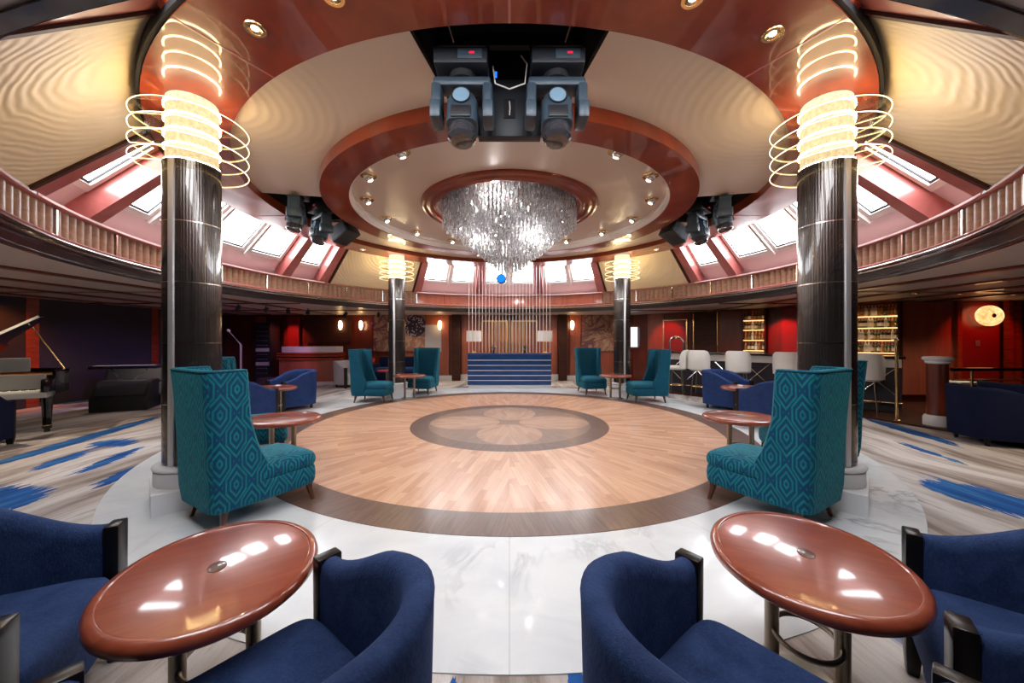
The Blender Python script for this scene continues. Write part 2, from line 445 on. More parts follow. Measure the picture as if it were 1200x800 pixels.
        if sub:
            md = o.modifiers.new('s', 'SUBSURF'); md.levels = sub; md.render_levels = sub
        return o

def tag(o, label=None, cat=None, group=None, kind=None):
    if label: o['label'] = label
    if cat: o['category'] = cat
    if group: o['group'] = group
    if kind: o['kind'] = kind
    return o
def thing(name, label, cat, loc=(0, 0, 0), rz=0.0, group=None, kind=None):
    o = bpy.data.objects.new(name, None); o.empty_display_size = .1; COL.objects.link(o); o.location = loc; o.rotation_euler = (0, 0, rz)
    return tag(o, label, cat, group, kind)
def kids(o): return [c for c in KID.get(o.name, [])]
KID = {}
def index():
    KID.clear()
    for o in bpy.data.objects:
        if o.parent: KID.setdefault(o.parent.name, []).append(o)
def dup(o, loc=None, rz=None, label=None, group=None, parent=None):
    c = o.copy(); COL.objects.link(c)
    if parent is not None: c.parent = parent
    if loc is not None: c.location = loc
    if rz is not None: c.rotation_euler = (c.rotation_euler[0], c.rotation_euler[1], rz)
    if label: c['label'] = label
    if group: c['group'] = group
    for ch in kids(o): dup(ch, parent=c)
    return c
def face(fx, fy): return atan2(fy, fx) - pi / 2      # local +Y looks towards (fx, fy)
def S(name, mb, mats, **k):
    o = mb.build(name, mats, **k); o['kind'] = 'structure'; return o
def P(r, a, z): return (CX + r * cos(RAD(a)), CY + r * sin(RAD(a)), z)
def ctr(z=0.0): return (CX, CY, z)

# ------------------------------------------------------------------ floors
mb = MB(); mb.box((0, 5, -.05), (27, 22, .1)); S('floor', mb, 'carpet', smooth=False)
mb = MB(); mb.lathe([(0, -.02), (4.975, -.02), (4.975, .006), (0, .006)], 160, ctr()); S('marble_floor', mb, 'marble', origin=ctr())
mb = MB(); mb.lathe([(0, -.01), (3.835, -.01), (3.835, .010), (0, .010)], 160, ctr()); S('dance_floor', mb, 'parquet', origin=ctr())
# marble apron under the reception desk
# ------------------------------------------------------------------ hall ceiling
# wooden ring around the disc
mb = MB(); mb.arc([(2.66, 3.69), (3.05, 3.69), (3.05, 3.86), (2.66, 3.86)], 0, 360, 180); S('ceiling_ring', mb, 'mahogany_soffit', origin=ctr())
mb = MB(); mb.arc([(2.66, 3.70), (2.66, 3.86), (2.62, 3.86), (2.62, 3.81), (2.645, 3.80), (2.645, 3.70)], 0, 360, 180); S('trim_1', mb, 'white_trim')
mb = MB(); mb.lathe([(0, 3.86), (2.67, 3.86), (2.67, 3.95), (0, 3.95)], 120, ctr()); S('ceiling_disc', mb, 'ceiling_disc', origin=ctr())
# cream annulus, open over four dark pits
for k in range(4):
    a = 90 * k
    mb = MB(); mb.arc([(3.04, 3.845), (4.06, 3.845), (4.06, 3.90), (3.04, 3.90)], a + 11.2, a + 78.8); S('ceiling_panel', mb, 'ceiling_cream', origin=ctr())
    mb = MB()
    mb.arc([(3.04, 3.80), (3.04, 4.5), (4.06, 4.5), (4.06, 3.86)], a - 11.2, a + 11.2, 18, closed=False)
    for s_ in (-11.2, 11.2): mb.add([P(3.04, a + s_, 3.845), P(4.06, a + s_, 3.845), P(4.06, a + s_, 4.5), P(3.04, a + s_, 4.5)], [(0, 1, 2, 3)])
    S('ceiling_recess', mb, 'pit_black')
# broad wooden ring over the columns
mb = MB(); mb.arc([(4.02, 3.74), (4.70, 3.74), (4.70, 3.745), (4.70, 3.90), (4.02, 3.90)], 0, 360, 180); S('ceiling_ring', mb, 'mahogany_soffit', origin=ctr())
mb = MB(); mb.arc([(4.695, 3.75), (4.73, 3.75), (4.73, 3.88), (4.695, 3.88)], 0, 360, 180); S('trim_2', mb, 'pit_black')
for a in range(0, 360, 30):
    mb = MB(); mb.arc([(4.022, 3.736), (4.698, 3.736), (4.698, 3.742), (4.022, 3.742)], a - .12, a + .12, 1); S('trim_3', mb, 'pink_wood')
# roof shell over everything so no sky leaks in
mb = MB(); mb.arc([(0.01, 4.6), (4.8, 4.6), (6.3, 3.6), (6.3, 2.5)], 0, 360, 72, closed=False); S('ceiling_shell', mb, 'pit_black')

# sloped belt: skylights and cream panels
A0 = (5.64, 2.985); B0 = (4.73, 3.86); NN = (.691, .723)
def belt(s, d): return (A0[0] + (B0[0] - A0[0]) * s + NN[0] * d, A0[1] + (B0[1] - A0[1]) * s + NN[1] * d)
def slab(mb, a0, a1, s0, s1, d0, d1, n=None):
    mb.arc([belt(s0, d0), belt(s1, d0), belt(s1, d1), belt(s0, d1)], a0, a1, n)
wn = 0
for k in range(4):
    c = 90 * k; w = 62 / 6
    thick = (0, 1, 5, 6) if k % 2 == 0 else (0, 2, 4, 6)
    for i in range(6):
            e0 = 1.35 if i in thick else .3; e1 = 1.35 if i + 1 in thick else .3
            a0 = c - 31 + w * i + e0; a1 = c - 31 + w * (i + 1) - e1
            wn += 1
            win = thing('window_%d' % wn, None, None, kind='structure')
            G = .27
            mb = MB()
            slab(mb, a0, a1, .20, .27, G - .05, G + .02); slab(mb, a0, a1, .93, 1.0, G - .05, G + .02)
            slab(mb, a0, a0 + .75, .27, .93, G - .05, G + .02, 1); slab(mb, a1 - .75, a1, .27, .93, G - .05, G + .02, 1)
            mb.build('window_frame', 'white_trim', win, smooth=False)
            mb = MB()
            slab(mb, a0 + .75, a1 - .75, .27, .295, G - .02, G + .01); slab(mb, a0 + .75, a0 + .9, .295, .93, G - .02, G + .01, 1); slab(mb, a1 - .9, a1 - .75, .295, .93, G - .02, G + .01, 1)
            mb.build('gasket', 'black', win, smooth=False)
            mb = MB(); slab(mb, a0 + .7, a1 - .7, .27, .94, G, G + .012); mb.build('pane', 'skylight', win, smooth=False)
    # apron below the glass and strip above, sill, ribs and mullions
    mb = MB(); slab(mb, c - 31, c + 31, -.12, .205, G - .03, G + .02); S('trim_4', mb, 'pink_white')
    mb = MB(); slab(mb, c - 31, c + 31, .985, 1.12, G - .03, G + .02); S('trim_5', mb, 'mahogany')
    mb = MB(); mb.arc([(5.60, 2.975), (5.95, 2.975), (5.95, 3.0), (5.60, 3.0)], c - 31, c + 31); S('window_sill', mb, 'pink_white')
    mb = MB(); mb.arc([(4.72, 3.80), (5.1, 4.12), (5.1, 4.16), (4.70, 3.92)], c - 31, c + 31); S('trim_6', mb, 'mahogany')
    for i in range(7):
        a = c - 31 + w * i; e = {0: 1.0, 6: -1.0}.get(i, 0.0)
        if i in thick: mb = MB(); slab(mb, a - 1.15 + e * .25, a + 1.15 + e * .25, -.03, 1.0, -.01, G + .06, 2); S('beam', mb, 'pink_wood', smooth=False)
        else: mb = MB(); slab(mb, a - .33, a + .33, .18, 1.0, G - .10, G + .03, 1); S('window_mullion', mb, 'white_trim', smooth=False)
    # cream panels
    a0, a1 = c + 32.3, c + 57.7
    mb = MB(); slab(mb, a0, a1, 0.0, 1.0, 0.0, .03); S('ceiling_panel', mb, 'cream_caustic_relief', origin=ctr())
    for a in (a0, a1):
        mb = MB(); slab(mb, a - .28, a + .28, -.01, 1.0, -.03, .03, 1); S('trim_7', mb, 'dark_wood', smooth=False)
    mb = MB(); mb.arc([(5.60, 2.97), (5.70, 2.97), (5.70, 3.0), (5.60, 3.0)], a0 - 1, a1 + 1); S('trim_8', mb, 'flute_wood')

# fluted frieze
def fluted(a0, a1, per=8):
    n = int(round((a1 - a0) / (62 / 6))); n = max(n, 1); w = (a1 - a0) / n
    mb = MB(); N = n * per * 8; vs = []; fs = []
    for i in range(N + 1):
        t = i / (per * 8) * per; a = RAD(a0 + (a1 - a0) * i / N)
        d = abs(sin(pi * t)) ** .7 * .030
        for r, z in ((5.675 - d, 2.955), (5.675 - d, 2.645)): vs.append((CX + r * cos(a), CY + r * sin(a), z))
    for i in range(N): fs.append((2 * i, 2 * i + 1, 2 * i + 3, 2 * i + 2))
    mb.add(vs, fs); S('frieze', mb, 'flute_wood', angle=50)
    for i in range(n):
        a = a0 + w * i
        mb = MB(); mb.arc([(5.635, 2.64), (5.69, 2.64), (5.69, 2.96), (5.635, 2.96)], a - .12, a + .12, 1); S('trim_9', mb, 'chrome', smooth=False)
fluted(121, 239); fluted(301, 419); fluted(239, 301)
mb = MB(); mb.arc([(5.655, 2.645), (5.655, 2.955), (5.70, 2.955), (5.70, 2.645)], 59, 121); S('frieze', mb, 'wall_wood_light')
for a in range(62, 121, 10):
    mb = MB(); mb.arc([(5.645, 2.65), (5.66, 2.65), (5.66, 2.95), (5.645, 2.95)], a - .06, a + .06, 1); S('trim_9', mb, 'mahogany', smooth=False)
mb = MB(); mb.arc([(5.615, 2.955), (5.60, 2.97), (5.615, 2.99), (5.70, 2.99), (5.70, 2.95)], 0, 360, 180); S('trim_10', mb, 'pink_wood')
def bead(R, z, r, name, mat):
    mb = MB(); mb.arc([(R + r * cos(2 * pi * i / 8), z + r * sin(2 * pi * i / 8)) for i in range(8)], 0, 360, 240); S(name, mb, mat)
mb = MB(); mb.arc([(5.60, 2.615), (5.58, 2.63), (5.60, 2.648), (5.71, 2.648), (5.71, 2.615)], 0, 360, 240); S('trim_11', mb, 'pink_wood')
bead(5.608, 2.600, .018, 'trim_12', 'chrome')
mb = MB(); mb.arc([(5.715, 2.415), (5.668, 2.50), (5.64, 2.56), (5.63, 2.60), (5.76, 2.60), (5.76, 2.415)], 0, 360, 240); S('trim_13', mb, 'moulding_dark')
bead(5.634, 2.556, .018, 'trim_14', 'chrome')
bead(5.672, 2.508, .009, 'trim_15', 'moulding_dark')
bead(5.712, 2.437, .014, 'trim_16', 'moulding_dark')

# low ceiling round the hall
HC = 2.425
def ring_sheet(z, r0, pts_rect, mat, name, up=.04):
    """rectangle with a round hole"""
    x0, x1, y0, y1 = pts_rect; mb = MB(); n = 144; vs = []; fs = []
    for i in range(n):
        a = 2 * pi * i / n; dx, dy = cos(a), sin(a); vs.append((CX + r0 * dx, CY + r0 * dy, z))
        t = min(((x1 - CX) / dx if dx > 1e-9 else (x0 - CX) / dx if dx < -1e-9 else 1e9), ((y1 - CY) / dy if dy > 1e-9 else (y0 - CY) / dy if dy < -1e-9 else 1e9))
        vs.append((CX + t * dx, CY + t * dy, z))
    for i in range(n): j = (i + 1) % n; fs.append((2 * i, 2 * j, 2 * j + 1, 2 * i + 1))
    mb.add(vs, fs); return S(name, mb, mat, smooth=False)
ring_sheet(HC, 5.72, (-13, 13, -6, 15), 'outer_ceiling', 'ceiling')
def batten(x, y0, y1, wdt=.13, z=HC):
    mb = MB(); mb.box((x, (y0 + y1) / 2, z - .015), (wdt, y1 - y0, .03)); S('trim_17', mb, 'ceiling_batten', smooth=False)
for sx in (-1, 1):
    for x in (6.35, 7.55, 8.75, 9.95):
        batten(sx * x, -4, 13.3)
    for y in (-3, -1, 1.2, 3.4, 7.0, 9.2, 11.4):
        L = 5.75 if abs(y - CY) > 5.6 else sqrt(5.75 ** 2 - (y - CY) ** 2) + .15
        x0 = L if abs(y - CY) < 5.6 else 2.0
        mb = MB(); mb.box((sx * (x0 + 11) / 2, y, HC - .012), (11 - x0, .07, .024)); S('trim_18', mb, 'ceiling_batten' if y != 7.0 else 'chrome', smooth=False)

# ------------------------------------------------------------------ outer walls
def wall(name, pts, z0, z1, mat, th=.12):
    mb = MB()
    for (xa, ya), (xb, yb) in zip(pts, pts[1:]):
        L = hypot(xb - xa, yb - ya); nx, ny = (yb - ya) / L * th, -(xb - xa) / L * th
        mb.hexa([(xa, ya, z0), (xb, yb, z0), (xb + nx, yb + ny, z0), (xa + nx, ya + ny, z0), (xa, ya, z1), (xb, yb, z1), (xb + nx, yb + ny, z1), (xa + nx, ya + ny, z1)])
    return S(name, mb, mat, smooth=False)
wall('wall_left', [(-10.7, 13.7), (-10.7, -5)], 0, 2.6, 'wall_dark', -.12)
wall('wall_back', [(-10.7, 13.6), (4.7, 13.6)], 0, 2.6, 'wall_wood', -.12)
wall('wall_right', [(4.6, 13.6), (9.25, 8.75)], 0, 2.6, 'wall_wood', -.12)
wall('wall_bar', [(9.2, 8.75), (12.4, 8.75)], 0, 2.6, 'wall_wood', -.12)
wall('wall_far_right', [(12.2, 8.8), (12.2, -5)], 0, 2.6, 'wall_wood', -.12)
wall('wall_front', [(12.2, -4.6), (-10.7, -4.6)], 0, 2.6, 'wall_wood', -.12)

def flat(name, cx, y, cz, w, h, mat, th=.03, parent=None, rz=0.0):
    mb = MB(); mb.box((cx, y, cz), (w, th, h), rz); return mb.build(name, mat, parent, smooth=False)
# ------------------------------------------------------------------ columns
def column(x, y, label):
    t = thing('column', label, 'column', (x, y, 0), 0, 'reeded columns around the dance floor', 'structure')
    mb = MB(); mb.box((0, 0, .095), (.58, .58, .19), pi / 4); mb.build('plinth', 'stone_white', t, smooth=False, bevel=.006)
    mb = MB(); mb.lathe([(.27, .19), (.275, .20), (.275, .315), (.27, .32)], 48); mb.build('drum', 'stone_white', t)
    mb = MB(); mb.lathe([(.24, .32)] + [(.262 + .024 * sin(pi * i / 8), .32 + .05 * i / 8) for i in range(9)] + [(.23, .37)], 48); mb.build('base_ring', 'stone_white', t)
    for i in range(5):
        z0 = .37 + .55 * i
        mb = MB(); mb.lathe([(.212, z0 + .004), (.218, z0 + .008), (.218, z0 + .546), (.212, z0 + .55)], 96); mb.build('shaft', 'column_tile', t, angle=50)
    for i in range(1, 6):
        mb = MB(); mb.lathe([(.20, .37 + .55 * i - .006), (.2205, .37 + .55 * i - .005), (.2205, .37 + .55 * i + .005), (.20, .37 + .55 * i + .006)], 64); mb.build('joint_band', 'chrome', t)
    mb = MB(); mb.lathe([(.0, .37), (.205, .37), (.205, 3.12), (0, 3.12)], 32); mb.build('core', 'black', t)
    mb = MB(); mb.box((0, -.220, 1.745), (.052, .026, 2.75)); mb.build('metal_strip', 'steel', t, bevel=.008)
    return t
def column_lamp(x, y, label):
    t = thing('column_lamp', label, 'lamp', (x, y, 3.12), 0, 'ringed lamps at the column heads')
    mb = MB(); mb.lathe([(.19, .0), (.196, .01), (.196, .61), (.19, .62)], 48); mb.build('diffuser', 'lamp_diffuser', t)
    s = 1 if x < 0 else -1
    for i in range(4):
        z = .0 + .136 * i
        notch = RAD(205 if x < 0 else -25)
        mb = MB(); n = 72; vs = []; fs = []
        for q in range(n):
            a = 2 * pi * q / n
            for r, zz in ((.205, z), (.432, z), (.432, z + .010), (.205, z + .010)): vs.append((r * cos(a), r * sin(a), zz))
        for q in range(n):
            j = (q + 1) % n
            for k in range(4): fs.append((q * 4 + k, q * 4 + (k + 1) % 4, j * 4 + (k + 1) % 4, j * 4 + k))
        mb.add(vs, fs); d = mb.build('disc', 'acrylic', t, angle=50)
        mb = MB(); gap = .06
        mb.tube([(.435 * cos(notch + gap + (2 * pi - 2 * gap) * q / 80), .435 * sin(notch + gap + (2 * pi - 2 * gap) * q / 80), z + .005) for q in range(81)], .0034, 6)
        mb.build('rim', 'em_rim', d)
        mb = MB(); mb.tube([(.207 * cos(2 * pi * q / 60), .207 * sin(2 * pi * q / 60), z + .012) for q in range(60)], .0075, 8, closed=True)
        mb.build('led_ring', 'em_led', d)
        mb = MB(); e = notch + gap
        mb.tube([(.435 * cos(e), .435 * sin(e), z + .005), (.215 * cos(notch + .5), .215 * sin(notch + .5), z + .005)], .003, 6)
        mb.build('lit_seam', 'em_rim', d)
    return t
CP = [(-3.005, 3.466, 'left column nearest the camera, dark reeded tiles with steel strip'), (3.005, 3.466, 'right column nearest the camera, dark reeded tiles with steel strip'),
      (-3.005, 9.743, 'slim looking dark reeded column far left by the teal chairs'), (3.005, 9.743, 'slim looking dark reeded column far right by the teal chairs')]
LL = ['glowing lamp of four clear discs on near left column', 'glowing lamp of four clear discs on near right column',
      'small looking ringed lamp on far left column', 'small looking ringed lamp on far right column']
for i, (x, y, l) in enumerate(CP):
    column(x, y, l); column_lamp(x, y, LL[i])

# ------------------------------------------------------------------ downlights
def downlight(r=.055, em='em_down', eye=False):
    t = thing('ceiling_downlight', 'x', 'ceiling light')
    mb = MB(); mb.lathe([(r, -.0), (r, -.012), (r * 1.5, -.012), (r * 1.6, -.004), (r * 1.6, 0)], 28, closed=True); mb.build('bezel', 'brass', t)
    if eye:
        T = Matrix.Translation((0, 0, -.012)) @ Matrix.Rotation(RAD(28), 4, 'Y')
        mb = MB(); mb.sph((0, 0, 0), r * .95, 18, 10, T=T); mb.build('eyeball', 'chrome', t)
        mb = MB(); mb.lathe([(0, -r * .99), (r * .45, -r * .93), (r * .5, -r * .85)], 18, T=T); mb.build('bulb', em, t)
    else:
        mb = MB(); mb.lathe([(0, -.006), (r * .5, -.006), (r * .55, -.002)], 24); mb.build('bulb', em, t)
        mb = MB(); mb.lathe([(r * .54, -.003), (r * 1.02, -.011), (r * 1.02, -.009), (r * .54, -.001)], 24, closed=True); mb.build('reflector', 'brass', t)
    return t
eye0 = downlight(.075, eye=True); flush0 = downlight(.047); low0 = downlight(.05)
index()
def spot(loc, e, col=(1, .82, .6), ang=70, to=None, size=.04, blend=.6):
    L = bpy.data.lights.new('spot_light', 'SPOT'); L.energy = e; L.color = col; L.spot_size = RAD(ang); L.spot_blend = blend; L.shadow_soft_size = size
    o = bpy.data.objects.new('spot_light', L); COL.objects.link(o); o.location = loc
    d = Vector(to) - Vector(loc) if to else Vector((0, 0, -1)); o.rotation_euler = d.to_track_quat('-Z', 'Y').to_euler(); return o
EYEN = ['nearest right', 'nearest left']
first = True
for i in range(16):
    a = 11.25 + 22.5 * i; p = P(2.44, a, 3.858)
    q = (i - 4 if i < 12 else i - 4) % 16; left = 4 <= i < 12; od = (12 - i) if left else ((i - 11) if i >= 12 else i + 5)
    nm = 'chrome eyeball spotlight in the disc ceiling, %s from the camera on its %s half' % (('nearest', 'second', 'third', 'fourth', 'fifth', 'sixth', 'seventh', 'farthest')[od - 1], 'left' if left else 'right')
    o = eye0 if first else dup(eye0); first = False
    o.location = p; o.rotation_euler = (0, 0, RAD(a)); o['label'] = nm; o['group'] = 'eyeball spotlights in the disc ceiling'
    if i % 2 == 0: spot((p[0], p[1], 3.76), 14, to=(P(1.6, a, 0)), ang=60)
for i, a in enumerate((247, 293, 226, 314, 263, 277, 60, 120, 180 + 20, 340)):
    if a in (263, 277): R_ = 4.5
    else: R_ = 4.3
first = True
fl = [((-1.83, 2.62), 'left of the moving lights'), ((1.91, 2.70), 'right of the moving lights, beside the lamp glow'), ((1.19, 2.43), 'close to the top edge, right'), ((-1.15, 2.37), 'close to the top edge, left'),
      ((-3.4, 8.9), 'over the far left column'), ((3.4, 8.9), 'over the far right column')]
for (x, y), wz in fl:
    o = flush0 if first else dup(flush0); first = False
    rr = hypot(x - CX, y - CY); k = 4.38 / rr; x, y = CX + (x - CX) * k, CY + (y - CY) * k
    o.location = (x, y, 3.737); o['label'] = 'gold ringed downlight in the wooden soffit, ' + wz; o['group'] = 'downlights in the wooden soffit'
    spot((x, y, 3.70), 10)

# ------------------------------------------------------------------ chandelier
ch = thing('chandelier', 'huge inverted cone chandelier of hanging crystal strands over the dance floor', 'chandelier', (CX, CY, 3.86))
mb = MB()
prof = [(1.56, 0), (1.56, -.02), (1.53, -.045), (1.49, -.05), (1.48, -.03), (1.45, -.03), (1.43, -.06), (1.38, -.065), (1.37, -.03), (1.34, -.03), (1.32, -.05), (1.28, -.05), (1.26, -.02), (1.26, 0)]
mb.lathe(prof, 120, closed=True); mb.build('wooden_collar', 'mahogany_soffit', ch, angle=60)
mb = MB(); mb.lathe([(0, -.001), (1.26, -.001), (1.26, -.006), (0, -.006)], 96); mb.build('mirror_plate', 'mirror', ch)
def env(r): return 2.66 + max(0, r - .10) * .80
def strand(mb, x, y, z0, z1, seed, w=.0145):
    rnd = random.Random(seed); z = z0; tw = rnd.random() * 3
    vs = []; L = []
    while z > z1 + .02:
        h = min(rnd.uniform(.07, .13), z - z1)
        for zz, r in ((z, .16 * w), (z - h * .10, w * .7), (z - h * .80, w), (z - h, .16 * w)):
            L.append([(x + r * cos(tw + q * pi / 2), y + r * sin(tw + q * pi / 2), zz) for q in range(4)])
        z -= h; tw += .5
    mb.loft(L)
proto = None; nout = 100; R = 1.19
mb = MB(); strand(mb, 0, 0, -.01, env(R) - 3.86, 1); sp = []
for q in range(4):
    mb = MB(); strand(mb, 0, 0, -.01, env(R) - 3.86 - .02 * q, 10 + q); sp.append(mb.build('crystal_strand', 'crystal', ch, smooth=False))
for i in range(nout):
    a = 2 * pi * i / nout
    o = sp[i] if i < 4 else sp[i % 4].copy()
    if i >= 4: COL.objects.link(o)
    o.parent = ch; o.location = (R * cos(a), R * sin(a), 0)
mb = MB(); r = 1.125; k = 0
while r > .03:
    n = max(3, int(2 * pi * r / .066))
    for i in range(n):
        a = 2 * pi * (i + .5 * (k % 2)) / n; k2 = random.uniform(-.03, .03)
        strand(mb, r * cos(a), r * sin(a), -.01, env(r) - 3.86 + k2, k * 1000 + i)
    r -= .066; k += 1
tag(mb.build('inner_crystal_strands', 'crystal', ch, smooth=False), kind='stuff')
for i in range(7):
    a = 2 * pi * i / 7
    L = bpy.data.lights.new('chandelier_light', 'POINT'); L.energy = 26; L.color = (1, .95, .9); L.shadow_soft_size = .06
    o = bpy.data.objects.new('chandelier_light', L); COL.objects.link(o); o.location = (CX + (1.0 if i % 2 else .55) * cos(a), CY + (1.0 if i % 2 else .55) * sin(a), 3.72 if i % 2 else 3.3)
# ------------------------------------------------------------------ string curtain over the desk
cu = thing('string_curtain', 'row of thin shining strings hanging from the wooden soffit to the blue desk', 'string curtain', (0, 11.0, 0))
f0 = None
for i in range(25):
    x = -1.22 + 2.44 * i / 24
    if f0 is None:
        mb = MB(); mb.tube([(0, 0, 3.735), (0, 0, 2.4), (0, 0, 1.115)], .0085, 6); f0 = mb.build('string', 'string_white', cu); o = f0
    else:
        o = f0.copy(); COL.objects.link(o); o.parent = cu
    o.location = (x, 0, 0)

# ------------------------------------------------------------------ moving head lights
def moving_head(tilt=0.0, rot=0.0):
    t = thing('moving_stage_light', 'x', 'stage light')
    mb = MB(); mb.box((0, 0, -.06), (.40, .30, .12)); b = mb.build('base', 'device_dark', t, bevel=.012)
    mb = MB(); mb.box((.07, -.152, -.055), (.18, .006, .07)); mb.build('control_panel', 'device', b, bevel=.002)
    mb = MB(); mb.box((.085, -.156, -.05), (.04, .004, .014)); mb.build('display', 'em_redled', b)
    mb = MB(); mb.cyl((0, 0, -.17), .10, .05); mb.build('pan_bearing', 'black', t)
    mb = MB()
    # yoke: crossbar and two arms with round bosses
    mb.box((0, 0, -.20), (.44, .16, .07))
    for s_ in (-1, 1): mb.box((s_ * .195, 0, -.335), (.075, .17, .25)); mb.box((s_ * .20, 0, -.42), (.085, .21, .14))
    mb.build('yoke', 'device', t, bevel=.02)
    T = Matrix.Translation((0, 0, -.40)) @ Matrix.Rotation(tilt, 4, 'X')
    mb = MB(); L = []
    for z, w, d in ((.13, .10, .09), (.12, .18, .15), (.05, .235, .22), (-.08, .24, .24), (-.15, .235, .23), (-.155, .20, .20)):
        L.append([(w / 2 * (abs(cos(a)) ** .55) * (1 if cos(a) >= 0 else -1), d / 2 * (abs(sin(a)) ** .55) * (1 if sin(a) >= 0 else -1), z) for a in [2 * pi * q / 24 for q in range(24)]])
    mb.loft(L, T=T); hd = mb.build('head', 'device', t, angle=50)
    mb = MB(); mb.lathe([(.105, -.15), (.112, -.17), (.108, -.235), (.085, -.262), (.06, -.268), (0, -.27)], 32, T=T); mb.build('lens_hood', 'lens_dark', hd)
    mb = MB(); mb.cyl((0, 0, 0), .062, .02, 28, T=T @ Matrix.Translation((0, -.105, .045)) @ Matrix.Rotation(pi / 2, 4, 'X')); mb.build('fan_cover', 'lens', hd)
    mb = MB(); mb.tube([(.066 * cos(2 * pi * q / 28), -.122, .045 + .066 * sin(2 * pi * q / 28)) for q in range(28)], .006, 6, closed=True, T=T); mb.build('cover_ring', 'black', hd)
    mb = MB(); mb.box((0, -.118, -.095), (.15, .02, .10), T=T); mb.build('rear_vent', 'black', hd, bevel=.008)
    return t
m1 = moving_head(RAD(-12)); index()
m1.location = (-.385, 3.02, 3.80); m1.scale = (1.06, 1.06, 1.06)
tag(m1, 'left of the two moving stage lights in the near ceiling recess, red display lit', group='moving stage lights')
m2 = dup(m1, (.385, 3.02, 3.80), 0, 'right of the two moving stage lights in the near ceiling recess')
m3 = dup(m1, P(3.55, 189.5, 3.98), RAD(-70), 'moving stage light in the left ceiling recess, nearer the camera')
m4 = dup(m1, P(3.42, 179.5, 3.93), RAD(-40), 'moving stage light in the left ceiling recess, farther from the camera')
m5 = dup(m1, P(3.55, -9.5, 3.98), RAD(70), 'moving stage light in the right ceiling recess, nearer the camera')
m6 = dup(m1, P(3.42, .5, 3.93), RAD(40), 'moving stage light in the right ceiling recess, farther from the camera')
# junction box between the two near lights, cables
bx = thing('light_control_box', 'black rigging box with a slot between the two near moving lights', 'rigging box', (0, 3.28, 3.42))
mb = MB(); mb.box((0, 0, .13), (.56, .10, .50)); mb.build('housing', 'device_dark', bx, bevel=.006)
mb = MB(); mb.box((0, -.052, .12), (.10, .012, .17)); mb.build('slot', 'pit_black', bx)
mb = MB(); mb.tube([(0, -.062, .06), (.005, -.064, .12), (0, -.062, .18)], .006, 6); mb.build('cable_end', 'white_plastic', bx)
mb = MB(); mb.box((-.12, -.055, .42), (.02, .01, .05)); mb.build('blue_indicator', 'em_blue', bx)
mb = MB(); mb.box((0, 3.28, 4.15), (1.3, .06, .06)); mb.box((-.2, 3.28, 3.95), (.04, .04, .4)); mb.box((.2, 3.28, 3.95), (.04, .04, .4)); tag(mb.build('rigging_bar', 'device_dark'), 'black steel rigging bar inside the near ceiling recess', 'rigging bar')
mb = MB(); mb.tube([(-.14, 3.1, 3.82), (-.12, 3.08, 3.66), (0, 3.06, 3.60), (.13, 3.08, 3.66), (.15, 3.1, 3.84), (.1, 3.15, 3.95)], .006, 6); tag(mb.build('power_cable', 'white_plastic'), 'thin pale looped cable between the two near moving lights', 'cable')
for s_, l in ((-1, 'left'), (1, 'right')):
    mb = MB(); mb.tube([(s_ * .45, 2.95, 3.90), (s_ * .5, 2.9, 4.05), (s_ * .55, 2.85, 4.3)], .006, 6); tag(mb.build('power_cable', 'white_plastic'), 'thin cable rising from the %s near moving light into the recess' % l, 'cable')
# tilted black panels beside the side lights
for s_, l in ((-1, 'left'), (1, 'right')):
    t = thing('stage_speaker', 'square black speaker box hanging tilted in the %s ceiling recess' % l, 'speaker', (s_ * 3.28, 7.26, 3.62), s_ * RAD(18))
    T = Matrix.Rotation(s_ * RAD(28), 4, 'Y')
    mb = MB(); mb.box((0, 0, 0), (.42, .36, .26), T=T); mb.build('cabinet', 'black', t, bevel=.01)
    mb = MB(); mb.box((-s_ * .0, -.183, 0), (.36, .01, .22), T=T); mb.build('grille', 'device_dark', t)
    mb = MB(); mb.tube([(s_ * .05, 0, .1), (s_ * .1, 0, .35)], .015, 8); mb.build('hanging_bracket', 'steel', t)

# ------------------------------------------------------------------ wingback chair
def rr_u(a, yf, yb, th, rc, n=6):
    """U-shaped plan, open towards +Y; a half width, yf wing tip, yb rear, th thickness"""
    out = [(-a, yf)]
    for q in range(n + 1):
        w = pi + pi / 2 * q / n; out.append((-a + rc + rc * cos(w), yb + rc + rc * sin(w)))
    for q in range(n + 1):
        w = 1.5 * pi + pi / 2 * q / n; out.append((a - rc + rc * cos(w), yb + rc + rc * sin(w)))
    out.append((a, yf)); out.append((a - th * .5, yf + th * .35)); out.append((a - th, yf))
    ri = max(rc - th * .5, .03); A = a - th; B = yb + th * 1.15
    for q in range(n + 1):
        w = 2 * pi - pi / 2 * q / n; out.append((A - ri + ri * cos(w), B + ri + ri * sin(w)))
    for q in range(n + 1):
        w = 1.5 * pi - pi / 2 * q / n; out.append((-A + ri + ri * cos(w), B + ri + ri * sin(w)))
    out.append((-a + th, yf)); out.append((-a + th * .5, yf + th * .35)); return out
def lerp(a, b, t): return a + (b - a) * t
def interp(tab, z):
    for (z0, v0), (z1, v1) in zip(tab, tab[1:]):
        if z <= z1:
            t = (z - z0) / (z1 - z0); t = max(0, t); return [lerp(p, q, t) for p, q in zip(v0, v1)]
    return list(tab[-1][1])
